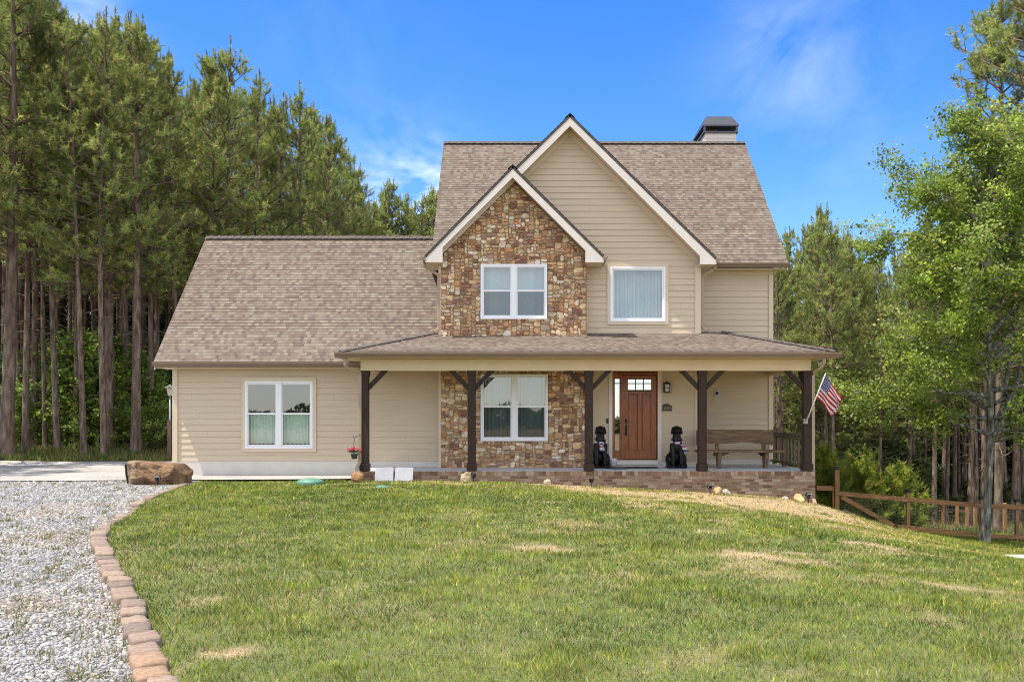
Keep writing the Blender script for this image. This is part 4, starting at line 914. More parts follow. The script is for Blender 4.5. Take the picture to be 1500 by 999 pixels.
# bucket, mat, hose plate
x = wx(898, 22.6); mb = MB(); mb.lathe(0, 0, [(.085, 0), (.098, .22), (.102, .24), (.092, .24), (.085, .03)], 20); o = mb.build('flower_pot', 'white_ceramic', None, True); o.location = (x, -.5, FL); tag(o, 'small white pot beside the left dog statue', 'pot')
mb = MB(); mb.box(-.42, .42, -.25, .25, 0, .018); o = mb.build('doormat', 'mat_rug', None, bevel=.006); o.location = (wx(939, 22.5), -.48, FL); tag(o, 'dark doormat on the porch before the front door', 'doormat')
mb = MB(); mb.lathe(0, 0, [(.22, 0), (.23, .035), (.15, .05), (.05, .06)], 16); o = mb.build('hose_coil', 'plastic_pot', None, True); o.location = (wx(906, 22.1), -.85, FL); tag(o, 'flat dark coil lying on the porch beside the white pot', 'coil')
# bench
def bench():
    D_ = 22.45; x0_, x1_ = wx(1020, D_), wx(1147, D_); xm = (x0_+x1_)/2
    t_ = thing('bench', 'rustic weathered plank bench with live edge back on the porch', 'bench', (xm, D_-D0, FL)); hw = (x1_-x0_)/2
    def plank(a, b, y0, y1, z0, z1, name, amp, seed, live):
        mb = MB(); n = 30; vs = []; fs = []
        for i in range(n+1):
            u = i/n; xx = a+(b-a)*u; o_ = amp*mnoise.fractal(Vector((xx*2.2, seed, 0)), 1, 2, 4); o2 = amp*mnoise.fractal(Vector((xx*1.6, seed+9, 0)), 1, 2, 4)+amp*1.3*math.cos((u-.5)*5)*(1 if live == 'z' else 0)
            if live == 'z': vs += [(xx, y0, z0+o2), (xx, y1, z0+o2), (xx, y1+.02, z1+o_), (xx, y0+.02, z1+o_)]
            else: vs += [(xx, y0+o_, z0), (xx, y1+o2, z0), (xx, y1+o2, z1), (xx, y0+o_, z1)]
        for i in range(n):
            for k in range(4): fs.append((i*4+k, (i+1)*4+k, (i+1)*4+(k+1) % 4, i*4+(k+1) % 4))
        fs += [(0, 1, 2, 3), (n*4+3, n*4+2, n*4+1, n*4)]
        mb.mesh(vs, fs); link(name, mb.data(name, 'weathered_wood'), t_)
    plank(-hw+.05, hw-.17, .20, .26, .60, .96, 'backrest', .025, 3, 'z'); plank(-hw, hw, -.22, .2, .40, .46, 'seat', .018, 5, 'y')
    for s in (-1, 1):
        xx = (wx(1052.5, D_)-xm) if s < 0 else (wx(1121, D_)-xm)
        for yy in (-.15, .17):
            mb = MB(); mb.bar((xx+(.04 if yy > 0 else -.03), yy, 0), (xx, yy*.95, .40 if yy < 0 else .62), .085, .085, (0, 1, 0)); link('leg', mb.data('leg', 'weathered_wood'), t_)
        mb = MB(); mb.prism([(xx-.10, .30), (xx+.10, .30), (xx+.24*-s, .398), (xx-.10, .398)] if s > 0 else [(xx-.10, .30), (xx+.06, .30), (xx+.28, .398), (xx-.10, .398)], -.10, .12); link('bracket', mb.data('bracket', 'weathered_wood'), t_)
bench()
# flag
def flag():
    D_ = 21.2; a = Vector((wx(1181.5, D_), D_-D0+.0, wz(617, D_))); b = Vector((wx(1209.5, 20.55), 20.55-D0, wz(547, 20.55)))
    t_ = thing('flag', 'american flag with frayed edge on a white pole fixed to the end post', 'flag', a); d = b-a
    mb = MB(); mb.tube([d*-.02, d], .013, 10); link('pole', mb.data('pole', 'flag_white', True), t_); mb = MB(); mb.box(-.05, .05, 0.05, .13, -.06, .06); mb.tube([(0, .1, -.02), d*.10], .024, 10); link('bracket', mb.data('bracket', 'grey_metal'), t_)
    nu, nv = 46, 26; vs = []; uv = []; dn = d.normalized(); top = d*.97; hoist = .60
    fly = Vector((.56, -.02, -.60))      # the cloth sags away from the pole
    for i in range(nu+1):
        u = i/nu
        for j in range(nv+1):
            v = j/nv; p = top-dn*hoist*(1-v)                      # v=1 at the pole tip
            g = u*.78
            q = p+fly*g*(1-.18*(v-.5))+Vector((0, 0, -.10*u*u))
            q += Vector((.02, .075, .0))*math.sin(u*10+v*4)*(.25+u)*.9+Vector((.045, .02, 0))*math.sin(v*8+u*5)*u
            q.x -= .20*u*(1-v)*.5; q.z += .30*u*(1-v)*.55
            if u > .93: q += Vector((random.uniform(-.03, .03), 0, random.uniform(-.03, .03)))
            vs.append(tuple(q)); uv.append((u, v))
    fs = [(i*(nv+1)+j, (i+1)*(nv+1)+j, (i+1)*(nv+1)+j+1, i*(nv+1)+j+1) for i in range(nu) for j in range(nv)]
    mb = MB(); mb.mesh(vs, fs); mb.uv = uv; mb.hasuv = True; link('cloth', mb.data('cloth', 'flag_cloth', True), t_)
flag()
# hanging basket
def basket():
    D_ = 21.15; x = wx(519, D_); z = wz(672, D_); t_ = thing('flower_basket', 'small hanging basket of bright pink flowers by the left post', 'flower basket', (x, D_-D0, z))
    mb = MB(); mb.lathe(0, 0, [(.06, 0), (.085, .11), (.09, .12), (.08, .12), (.075, .10)], 18); link('pot', mb.data('pot', 'plastic_pot', True), t_)
    mb = MB(); R = random.Random(2)
    for k in range(140):
        a = R.uniform(0, 6.28); r_ = R.uniform(0, .17); p = Vector((r_*math.cos(a), r_*math.sin(a)*.9, .15+.05*R.random()-.35*r_*r_*6*.3)); q = Vector((R.gauss(0, 1), R.gauss(0, 1), R.gauss(.3, 1))).normalized(); s = q.orthogonal().normalized(); l = R.uniform(.03, .05)
        mb.mesh([p-s*.014, p+q*l*.5+s*.0, p+q*l, p+s*.014], [(0, 1, 2, 3)], (.07*R.uniform(.7, 1.4), .13*R.uniform(.7, 1.3), .03))
    link('foliage', mb.data('foliage', 'leaf'), t_)
    mb = MB()
    for k in range(75):
        a = R.uniform(0, 6.28); r_ = .18*math.sqrt(R.random()); p = Vector((r_*math.cos(a), r_*math.sin(a)*.9, .20+.07*(1-r_/.18)+R.uniform(-.03, .02))); cc_ = (.72*R.uniform(.8, 1.1), .015, .16*R.uniform(.7, 1.3))
        for f_ in range(5):
            b = f_*1.2566+R.random(); q = Vector((math.cos(b), math.sin(b), .35)).normalized()*.032; s = Vector((-math.sin(b), math.cos(b), 0))*.016; mb.mesh([p, p+q*.6+s, p+q, p+q*.6-s], [(0, 1, 2, 3)], cc_)
    link('flowers', mb.data('flowers', 'petal'), t_)
    mb = MB()
    for a in (0, 2.09, 4.19): mb.tube([(.085*math.cos(a), .085*math.sin(a), .12), (0, 0, .46)], .003, 4)
    link('hanger', mb.data('hanger', 'black_metal'), t_)
    mb = MB(); x1 = wx(527, 21.3); zz = z+.5
    mb.tube([(x-.03, D_-D0, zz+.05), (x-.015, D_-D0, zz-.01), (x, D_-D0, zz-.03), (x+.015, D_-D0, zz), (x+.05, D_-D0+.02, zz+.04), (x1+.0, -1.83, zz+.05), (x1+.04, -1.80, zz+.045)], .007, 6); mb.tube([(x, D_-D0, zz-.03), (x, D_-D0, zz-.05)], .006, 6)
    o = mb.build('plant_hook', 'black_metal', None, True); tag(o, 'black curled plant hook on the left porch post', 'hook')
basket()
# lamp post beyond the garage corner
def lamppost():
    D_ = 30.5; x = wx(249, D_); z0 = tz(x, D_); t_ = thing('lamp_post', 'slim lamp post with pale lantern beyond the garage corner', 'lamp post', (x, D_-D0, z0)); zt = wz(572, D_)-z0
    mb = MB(); mb.tube([(0, 0, -.1), (0, 0, zt-.18)], .035, 10); link('pole', mb.data('pole', 'grey_metal', True), t_); mb = MB(); mb.box(-.07, .05, -.06, .06, -.1, 1.35); mb.box(-.2, .2, -.03, .03, 1.05, 1.13); link('wooden_post', mb.data('wooden_post', 'rail_wood'), t_)
    mb = MB(); mb.lathe(0, 0, [(.07, zt-.18), (.12, zt+.08), (.02, zt+.09)], 8); link('lantern', mb.data('lantern', 'frost_glass'), t_); mb = MB(); mb.lathe(0, 0, [(.19, zt+.09), (.19, zt+.11), (.06, zt+.17), (.02, zt+.2)], 8); link('lamp_cap', mb.data('lamp_cap', 'grey_metal'), t_)
lamppost()
# ------------------------------------------------------------------ fences
def cap_light(mb, x, y, z): mb.box(x-.075, x+.075, y-.075, y+.075, z, z+.03); mb.box(x-.05, x+.05, y-.05, y+.05, z+.03, z+.07); mb.box(x-.085, x+.085, y-.085, y+.085, z+.07, z+.085)
def fpost(par, x, D_, z0, z1, capd=True, w=.05):
    mb = MB(); mb.box(x-w, x+w, D_-D0-w, D_-D0+w, z0-.25, z1); p = mb.build('fence_post', 'fence_post', par, bevel=.006)
    if capd: mb = MB(); cap_light(mb, x, D_-D0, z1); mb.build('solar_cap', 'black_metal', p)
def fence_main():
    t_ = thing('fence', 'brown board fence with wire panels running behind the maple trunk', 'fence', (wx(1330, 27), 27-D0, tz(wx(1330, 27), 27)))
    fd = 27.0; pts = [(1225.5, 688, 752, 1), (1330, 721, 773, 1), (1438, 731, 785, 1), (1489.5, 735, 785, 1), (1560, 737, 788, 1)]
    for px, a, b, c_ in pts: fpost(t_, wx(px, fd), fd, wz(b, fd), wz(a, fd), w=.065 if px < 1230 else .05)
    def rail(p, q, h): mb = MB(); mb.bar((wx(p[0], fd), fd-D0-.075, wz(p[1], fd)), (wx(q[0], fd), fd-D0-.075, wz(q[1], fd)), .04, h); mb.build('rail', 'fence_wood', t_, bevel=.004)
    rail((1222, 722), (1440, 740.5), .13); rail((1441, 741), (1570, 744.5), .13); rail((1231, 727), (1313, 773), .13); rail((1308, 770), (1437, 783.5), .12); rail((1438, 784), (1570, 789), .12)
    mb = MB(); zt = lambda px: wz(722+(px-1222)*.0845, fd); zb = lambda px: wz(752+(px-1225)*(.24 if px < 1312 else .24), fd) if px < 1312 else wz(772+(px-1312)*.108, fd)
    for px in np.arange(1232, 1560, 4.9): mb.bar((wx(px, fd), fd-D0-.05, zb(px)), (wx(px, fd), fd-D0-.05, zt(px)), .005, .005, (0, 1, 0))
    for k in range(1, 10):
        f_ = k/10
        for px in np.arange(1232, 1556, 24): mb.bar((wx(px, fd), fd-D0-.05, zb(px)+(zt(px)-zb(px))*f_), (wx(px+24, fd), fd-D0-.05, zb(px+24)+(zt(px+24)-zb(px+24))*f_), .005, .005)
    mb.build('wire_mesh', 'wire', t_)
    t2 = thing('gate', 'short brown rail gate between the porch corner and tall post', 'gate', (wx(1210, fd), fd-D0, tz(wx(1210, fd), fd)))
    mb = MB(); mb.box(wx(1196, fd), wx(1219, fd), fd-D0-.03, fd-D0+.03, wz(718, fd), wz(711.5, fd)); mb.build('rail', 'fence_wood', t2); mb = MB(); mb.box(wx(1219.3, fd), wx(1221.5, fd), fd-D0-.03, fd-D0+.03, wz(750, fd), wz(713, fd)); mb.build('stile', 'fence_wood', t2)
    t3 = thing('fence', 'far wire fence on short posts running back toward the pines', 'fence', (wx(1400, 42), 42-D0, tz(wx(1400, 42), 42)))
    prev = None
    for px, D_ in ((1358, 48), (1381.5, 45.5), (1402, 43), (1416.5, 41), (1428.5, 39.3), (1472, 34.5), (1530, 32)):
        x = wx(px, D_); z0 = tz(x, D_); fpost(t3, x, D_, z0, z0+1.15, False, .06)
        if prev:
            for hgt in (.15, .45, .75, 1.1):
                mb = MB(); mb.bar((prev[0], prev[1]-D0, prev[2]+hgt), (x, D_-D0, z0+hgt), .012, .012); mb.build('wire', 'wire', t3)
        prev = (x, D_, z0)
fence_main()
# ------------------------------------------------------------------ trees
def tubes_np(paths, sides=5):
    V = []; Fc = []; base = 0
    for pts, rad in paths:
        pts = np.asarray(pts, float); m_ = len(pts); d = np.gradient(pts, axis=0); d /= np.linalg.norm(d, axis=1)[:, None]+1e-9
        ref = np.where(np.abs(d[:, 2:3]) > .9, np.array([[1., 0, 0]]), np.array([[0, 0, 1.]])); a = np.cross(d, ref); a /= np.linalg.norm(a, axis=1)[:, None]+1e-9; b = np.cross(d, a)
        th = np.arange(sides)*2*np.pi/sides; r = np.asarray(rad, float)[:, None, None]
        V.append((pts[:, None]+r*(a[:, None]*np.cos(th)[None, :, None]+b[:, None]*np.sin(th)[None, :, None])).reshape(-1, 3))
        i = np.arange(m_-1)[:, None]*sides; k = np.arange(sides)[None]; k2 = (k+1) % sides
        Fc.append(np.stack([i+k, i+k2, i+sides+k2, i+sides+k], -1).reshape(-1, 4)+base); base += m_*sides
    return np.concatenate(V), np.concatenate(Fc)
def unit(v): return v/(np.linalg.norm(v, axis=-1, keepdims=True)+1e-9)
def needles(P, Dr, C, nper, ln, wd, spread, r):
    n = len(P); P = np.repeat(P, nper, 0); Dr = np.repeat(Dr, nper, 0); C = np.repeat(C, nper, 0); m_ = len(P)
    q = unit(Dr+spread*r.normal(0, 1, (m_, 3))); l = ln*(.7+.6*r.random((m_, 1))); s = unit(np.cross(q, r.normal(0, 1, (m_, 3))))*wd/2
    off = Dr*(r.random((m_, 1))*.24-.06)
    V = np.stack([P+off-s, P+off+s, P+off+q*l], 1).reshape(-1, 3); c = np.repeat(C*(.75+.5*r.random((m_, 1))), 3, 0)
    return V, np.arange(3*m_).reshape(-1, 3), c
def pine_mesh(seed, Ht=16.5, cb=.42, lmax=2.7, dens=1.0, r0=.145, sides=9):
    r = np.random.default_rng(seed); k = 14; zz = np.linspace(0, Ht, k); lean = r.normal(0, .012, 2); bend = r.normal(0, .10, 2)
    ctr = lambda z: np.array([lean[0]*z+bend[0]*np.sin(z/Ht*3.1), lean[1]*z+bend[1]*np.sin(z/Ht*3.1), z])
    paths = [([ctr(z) for z in zz], [r0*(1.25 if z == 0 else 1)*(1-z/Ht)**.75+.015 for z in zz])]
    bp = []; TP = []; TD = []; KP = []; KD = []; NB = []; z = Ht*cb
    while z < Ht*.985:
        t_ = (z-Ht*cb)/(Ht*(1-cb)); nb = r.integers(2, 4); L_ = lmax*((1-t_)**.72)*(.45+.55*min(1, t_/.22))+.25
        for _ in range(nb):
            a = r.random()*6.283; l = L_*(.6+.55*r.random()); el = np.radians(-6+58*t_**1.3+r.normal(0, 9)); o_ = ctr(z+r.normal(0, .12)); n = 5
            h = np.array([np.cos(a), np.sin(a), 0]); pts = [o_+h*l*s*np.cos(el)+np.array([0, 0, l*(s*np.sin(el)+.20*s*s)]) for s in np.linspace(0, 1, n)]
            bp.append((pts, np.linspace(.022+.012*l, .008, n))); pts = np.array(pts); dirn = unit(pts[-1]-pts[-2])
            TP.append(pts[-1]); TD.append(unit(dirn+np.array([0, 0, .5]))); NB.append(len(TP)-1)
            if t_ > .30:
                up_ = unit(dirn*.35+np.array([0, 0, 1.]))
                for q_ in range(2+int(3*r.random()*t_)): KP.append(pts[-1]+up_*.13*q_); KD.append(up_)
            nt_ = int((2.2+3.3*l)*dens)
            for _ in range(nt_):
                s = .30+.70*r.random()**.8; f_ = s*(n-1); i = min(int(f_), n-2); p = pts[i]+(pts[i+1]-pts[i])*(f_-i)
                td = unit(dirn*.7+r.normal(0, .55, 3)+np.array([0, 0, .35])); tl = (.18+.5*r.random())*(.5+.3*l); e = p+td*tl
                bp.append(([p, (p+e)/2+np.array([0, 0, .02]), e], [.010, .008, .005])); TP.append(e); TD.append(unit(td+np.array([0, 0, .45]))); 
                if r.random() < .75: TP.append(p+td*tl*.6+r.normal(0, .05, 3)); TD.append(unit(td+r.normal(0, .4, 3)))
        z += Ht*.019+.05*r.random()
    TP.append(ctr(Ht)); TD.append(np.array([0, 0, 1.]))
    for q_ in range(7): KP.append(ctr(Ht)+np.array([0, 0, .13*q_-.2])); KD.append(np.array([0, 0, 1.]))
    for _ in range(26):      # dead stubs on the bare stem
        z = Ht*(.12+.36*r.random()**.6); a = r.random()*6.283; l = .25+1.3*r.random()**2; o_ = ctr(z); h = np.array([np.cos(a), np.sin(a), r.normal(0.05, .28)])
        bp.append(([o_, o_+h*l*.5+np.array([0, 0, .03]), o_+h*l+r.normal(0, .06, 3)], [.022, .014, .005]))
    V1, F1 = tubes_np(paths, sides); V2, F2 = tubes_np(bp, 3)
    n1 = len(V1); Fq = np.concatenate([F1]); 
    # branches (3-sided) are quads too
    V = np.concatenate([V1, V2]); Fa = np.concatenate([F1, F2+n1]); trunk = npmesh('trunk', V, Fa, None, 'pine_bark', True)
    TP = np.array(TP); TD = np.array(TD); pal = np.array([(.315, .355, .095), (.255, .305, .085), (.41, .42, .125), (.195, .245, .078), (.38, .33, .125)])
    C = pal[r.choice(5, len(TP), p=[.34, .3, .18, .13, .05])]*(.75+.5*r.random((len(TP), 1)))
    bi = np.searchsorted(np.array(NB), np.arange(len(TP)), 'right'); C = C*(.62+.75*r.random((len(NB)+1, 1)))[bi]
    V, Fc, c = needles(TP, TD, C, 25, .165, .027, 1.4, r)
    if len(KP):
        V2_, F2_, c2_ = needles(np.array(KP), np.array(KD), C[r.integers(0, len(C), len(KP))]*np.array([1.0, .95, .9]), 14, .15, .026, .42, r); Fc = np.concatenate([Fc, F2_+len(V)]); V = np.concatenate([V, V2_]); c = np.concatenate([c, c2_])
    return trunk, npmesh('crown', V, Fc, c, 'needle')
PV = [pine_mesh(100+i, 16.5+.4*(i % 3), [.40, .43, .38, .46, .41, .44][i], [2.4, 2.1, 2.6, 2.1, 2.3, 2.2][i], 1.0, [.18, .105, .115, .095, .105, .11][i]) for i in range(6)]
YP_ = [pine_mesh(300+i, 15.5, .16, 2.9, 1.1, .12) for i in range(2)]      # younger, clothed lower down
def tree(name, var, x, D_, sc, rz, label, cat, group, sx=1.0, tilt=(0, 0)):
    t_ = thing(name, label, cat, (x, D_-D0, tz(x, D_)-.08), group, rz); t_.scale = (sc*sx, sc*sx, sc); t_.rotation_euler = (tilt[0], tilt[1], rz)
    link('trunk', var[0], t_); link('crown', var[1], t_)
placed = []
SKX = [-130, 0, 60, 85, 105, 165, 225, 262, 300, 332, 372, 408, 440, 475, 498, 515, 545, 575, 603, 628, 650, 900, 1130, 1152, 1180, 1207, 1236, 1262, 1300, 1345, 1400, 1600]
SKY = [-150, -120, -40, 10, 45, 28, 46, 92, 85, 68, 115, 150, 138, 185, 225, 250, 300, 272, 310, 285, 290, 330, 350, 345, 340, 313, 345, 360, 390, 340, 260, 120]
def pine(px, D_, sc, v, label, group=None, young=False, tilt=(0, 0), sx=1.0, cap=None):
    if cap:
        x = wx(px, D_); sc = cap*(wz(np.interp(px, SKX, SKY), D_)-tz(x, D_))/(15.7 if young else 16.7+.4*(v % 3))
        sx = sx if sc > .9 else sx*1.08
    x = wx(px, D_); placed.append((x, D_)); tree('pine_tree', (YP_ if young else PV)[v], x, D_, sc, random.uniform(0, 6.28), label, 'pine tree', group, sx, tilt)
GL_ = 'pines at the edge of the left woods'
pine(9, 30.8, 1.03, 0, 'thickest pine trunk at the left edge of the photo, leaning slightly right', GL_, tilt=(0, .025), sx=1.12, cap=1.0)
pine(37, 32.5, 1.0, 1, 'mid sized pine just right of the thickest leftmost trunk', GL_, sx=.95, cap=1.0)
pine(66, 34, .97, 3, 'thin pine trunk between two thicker ones left of the green thicket', GL_, sx=.75, cap=1.0)
pine(84, 32.8, 1.0, 2, 'pine with dead side twigs in front of the left end of the green thicket', GL_, tilt=(0, .012), cap=1.0)
pine(123, 31.6, 1.0, 4, 'pine leaning right in front of the middle of the green thicket', GL_, tilt=(0, .05), cap=1.0)
pine(153, 31.4, .99, 5, 'straight grey pine trunk in front of the right half of the green thicket', GL_, tilt=(0, -.012), cap=1.0)
pine(199, 32.6, 1.02, 0, 'tall pine nearest the garage on the left, standing right of the thicket', GL_, tilt=(0, .02), cap=1.0)
GR_ = 'pines near the fence on the right'
for px, D_, sc, v, lab, sx in ((1368, 45, 1.0, 1, 'thick pine trunk behind the far wire fence, right of the shrubs', 1.1), (1386, 48, 1.0, 2, 'slim pine just right of the thick trunk behind the wire fence', .9), (1419, 46, 1.05, 3, 'dark pine trunk left of the maple, behind the board fence', 1.1),
        (1440, 44, 1.0, 4, 'pine trunk seen tight beside the maple trunk', 1.1), (1341, 50, 1.0, 5, 'pine rising behind the two round shrubs', 1.0), (1484, 47, 1.0, 3, 'pine trunk at the far right behind the fence corner', 1.2), (1213, 47, .92, 2, 'pine trunk seen left of the flag behind the porch end', .9), (1224, 44, .95, 3, 'pine trunk rising right below the flag', 1.0), (1289, 52, .95, 1, 'pine with a full crown right of the flag', 1.0)):
    pine(px, D_, sc, v, lab, GR_, sx=sx, cap=.97)
pine(1512, 34, 1.42, 2, 'tallest pine at the upper right corner above the maple', GR_, sx=1.1); pine(1462, 37.5, 1.3, 4, 'bare stemmed pine standing deep inside the right woods', 'pines deep in the right woods', sx=1.1); pine(1530, 36, 1.42, 0, 'bare stemmed pine standing deep inside the right woods', 'pines deep in the right woods')
LT = [(160, 34, .99), (222, 35.5, 1.0), (262, 36.5, .95), (300, 38, 1.0), (332, 38.5, 1.035), (372, 40.5, 1.0), (408, 42, .97), (440, 43, 1.0), (470, 44.5, .93), (110, 34.5, .97), (50, 35, 1.03), (190, 36.5, 1.02)]
for i, (px, D_, sc) in enumerate(LT): pine(px, D_, sc, i % 6, 'tall pine of the second row behind the edge of the left woods', 'second row pines of the left woods', sx=1.05, cap=1.0 if i != 4 else 1.0)
for i, (px, D_, sc) in enumerate([(462, 49, .8), (530, 60, .9), (560, 64, .9), (590, 62, .9), (616, 64, .9), (640, 63, .9), (478, 47, .80), (515, 58, .99), (545, 61, .9), (576, 63, 1.02), (603, 65, .92), (628, 66, 1.02), (648, 68, 1.0), (498, 54, .85)]): pine(px, D_, sc, i % 2, 'green pine crown showing above the garage roof ridge', 'pines above the garage roof', True, cap=1.0)
for i, (px, D_, sc) in enumerate([(1152, 57, 1.03), (1178, 60, 1.0), (1207, 56, 1.13), (1236, 58, 1.02), (1262, 60, 1.05), (1192, 50, .82), (1250, 49, .8), (1285, 57, 1.07), (1310, 58, 1.0), (1335, 60, 1.05)]): pine(px, D_, sc, i % 2, 'full crowned pine behind the right end of the house', 'full crowned pines behind the porch end', True, cap=1.0)
R = random.Random(5); cnt = 0; tries = 0
while cnt < 82 and tries < 6000:
    tries += 1; D_ = 33+R.random()**.8*34; lo = wx(-120, D_); hi = np.interp(D_, [33, 38, 43, 58, 70], [-14.3, -12.6, -10.6, -10.8, -9]); 
    if lo >= hi: continue
    x = R.uniform(lo, hi)
    if any((x-a)**2+(D_-b)**2 < 4.0 for a, b in placed): continue
    pine(CX+x*F/D_, D_, R.uniform(.9, 1.03), R.randrange(6), 'bare stemmed pine standing deep inside the left woods', 'pines deep in the left woods', sx=R.uniform(.7, 1.0), cap=R.uniform(.88, .985)); cnt += 1
for (x, D_) in ((-18.6, 27.2), (-20.6, 25.2), (-17.6, 29.4), (-19.5, 22.8), (-21, 29.8), (-24, 31.5), (-22.5, 33.5), (-26, 28.5)): pine(CX+x*F/D_, D_, 1.0, R.randrange(6), 'bare stemmed pine standing deep inside the left woods', 'pines deep in the left woods')
cnt = 0; tries = 0
while cnt < 52 and tries < 6000:
    tries += 1; D_ = 44+R.random()*26; x = R.uniform(wx(1135, D_), wx(1580, D_))
    if any((x-a)**2+(D_-b)**2 < 5.0 for a, b in placed): continue
    pine(CX+x*F/D_, D_, R.uniform(.92, 1.08), R.randrange(6), 'bare stemmed pine standing deep inside the right woods', 'pines deep in the right woods', sx=R.uniform(.85, 1.1), cap=R.uniform(.85, .98)); cnt += 1
# broadleaf foliage
def leaves(P, C, size, r, up=.5, nrm=None):
    n = len(P); nn = unit(r.normal(0, 1, (n, 3))+np.array([0, 0, up])*1.6); a = unit(np.cross(nn, r.normal(0, 1, (n, 3)))); b = np.cross(nn, a); s = size*(.65+.7*r.random((n, 1)))
    V = np.stack([P-a*s*.5, P+b*s*.36-nn*s*.06, P+a*s*.55-nn*s*.12, P-b*s*.36-nn*s*.06], 1).reshape(-1, 3)
    return V, np.arange(4*n).reshape(-1, 4), np.repeat(C, 4, 0)
def broadleaf(seed, Ht, prof, trunk_r, nl, size, pal, barkm, lowest=.15, nlimb=40, up=.9, fork=False):
    r = np.random.default_rng(seed); ctr = lambda z: np.array([.12*np.sin(z*.55)+.02*z, .10*np.sin(z*.4+1), z]); zz = np.linspace(0, Ht*.96, 16)
    paths = [([ctr(z) for z in zz], [trunk_r*(1.5 if i == 0 else (1.12 if i == 1 else 1))*(1-z/Ht)**.8+.012 for i, z in enumerate(zz)])]
    if fork: paths.append(([ctr(2.9), ctr(2.9)+np.array([.25, -.1, .6]), ctr(3.6)+np.array([.6, -.2, .9]), ctr(5.5)+np.array([.95, -.3, .8])], [.10, .08, .07, .03])); paths.append(([ctr(3.1), ctr(3.4)+np.array([.4, .1, .6]), ctr(4.6)+np.array([.65, .2, .8]), ctr(6)+np.array([.8, .1, 1.0])], [.07, .06, .05, .02]))
    bp = []; CPp = []
    for i in range(nlimb):
        t_ = (i+.5)/nlimb; z = Ht*(lowest+(1-lowest)*t_*.95); l = prof(z/Ht)*(.75+.45*r.random()); a = i*2.4+r.normal(0, .4); el = np.radians(18+35*t_+r.normal(0, 10)); o_ = ctr(z*.96)
        h = np.array([np.cos(a), np.sin(a), 0]); n = 6; pts = np.array([o_+h*l*s*np.cos(el)+np.array([0, 0, l*(np.sin(el)*s-.18*s*s)])+r.normal(0, .04, 3) for s in np.linspace(0, 1, n)])
        bp.append((pts, np.linspace(.018+.014*l, .006, n)))
        for _ in range(int(5+5*l)):
            s = .22+.78*r.random(); f_ = s*(n-1); k = min(int(f_), n-2); p = pts[k]+(pts[k+1]-pts[k])*(f_-k); d = unit(h*.6+r.normal(0, .6, 3)+np.array([0, 0, .15])); tl = .3+.55*r.random()*min(1.2, l*.5); e = p+d*tl; bp.append(([p, (p+e)/2, e], [.010, .007, .004])); CPp.append((e, tl)); CPp.append((p+d*tl*.5, tl*.7))
    K = np.array([c for c, _ in CPp]); w = np.array([q for _, q in CPp]); idx = r.choice(len(K), nl, p=w/w.sum()); P = K[idx]+r.normal(0, 1, (nl, 3))*np.array([.12, .12, .08])*(.6+w[idx][:, None])
    cc_ = r.choice(len(pal), len(K)); C = np.array(pal)[cc_][idx]*(.7+.6*r.random((nl, 1)))*(.55+.9*r.random((len(K), 1)))[idx]; V, Fc, c = leaves(P, C, size, r, up)
    V1, F1 = tubes_np(paths, 10); V2, F2 = tubes_np(bp, 4); tm_ = npmesh('trunk', np.concatenate([V1, V2]), np.concatenate([F1, F2+len(V1)]), None, barkm, True)
    return tm_, npmesh('crown', V, Fc, c, 'leaf')
GPAL = [(.20, .28, .040), (.155, .235, .038), (.26, .32, .055), (.125, .19, .036), (.23, .28, .075)]
mp = lambda t_: 1.05+3.5*math.sin(min(1, max(0, (t_-.05)/.95))**.75*math.pi)**.8*(1-.35*t_)
MPAL = [(.27, .36, .045), (.21, .30, .042), (.34, .40, .065), (.17, .24, .04), (.30, .35, .10)]
maple = broadleaf(41, 12.6, mp, .102, 98000, .086, MPAL, 'maple_bark', .24, 60, .8, True)
xm = wx(1444, 26); tree('maple_tree', maple, xm, 26, 1.0, 0, 'tall bright green maple with grey mottled trunk standing before the fence', 'maple tree', None)
# understory
sp_ = lambda t_: .35+1.25*math.sin(min(1, t_+.12)*math.pi)**.6
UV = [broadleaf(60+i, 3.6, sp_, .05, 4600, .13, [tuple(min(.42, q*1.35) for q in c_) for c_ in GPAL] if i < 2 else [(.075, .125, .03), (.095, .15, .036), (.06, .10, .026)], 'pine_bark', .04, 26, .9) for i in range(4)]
def sap(px, D_, sc, v, label, group): tree('understory_shrub', UV[v], wx(px, D_), D_, sc, random.uniform(0, 6.28), label, 'shrub', group)
for i, (px, D_, sc) in enumerate([(70, 36, .8), (95, 35.5, 1.1), (118, 36.5, 1.25), (140, 36, 1.2), (165, 36.5, 1.2), (185, 36, 1.0), (215, 36, .85), (238, 35.5, .7), (20, 36.5, .7), (45, 35.2, .5), (-15, 36, .7), (110, 34.5, .6), (172, 34.6, .6), (228, 34, .5)]): sap(px, D_, sc*1.06, i % 2, 'bright green broadleaf thicket among the left pine trunks', 'thicket shrubs in the left woods')
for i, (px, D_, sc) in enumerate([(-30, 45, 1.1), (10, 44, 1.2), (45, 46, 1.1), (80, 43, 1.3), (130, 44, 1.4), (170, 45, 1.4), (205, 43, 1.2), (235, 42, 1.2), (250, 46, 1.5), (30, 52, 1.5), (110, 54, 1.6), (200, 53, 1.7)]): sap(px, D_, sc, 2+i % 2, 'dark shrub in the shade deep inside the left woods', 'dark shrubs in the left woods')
for i in range(28):
    px = 1128+i*16+R.uniform(-8, 8); D_ = R.uniform(46, 62); sap(px, D_, R.uniform(.8, 1.35) if px < 1340 else R.uniform(.25, .55), 2+i % 2, 'dark leafy undergrowth shrub among the right pine trunks', 'undergrowth shrubs in the right woods')
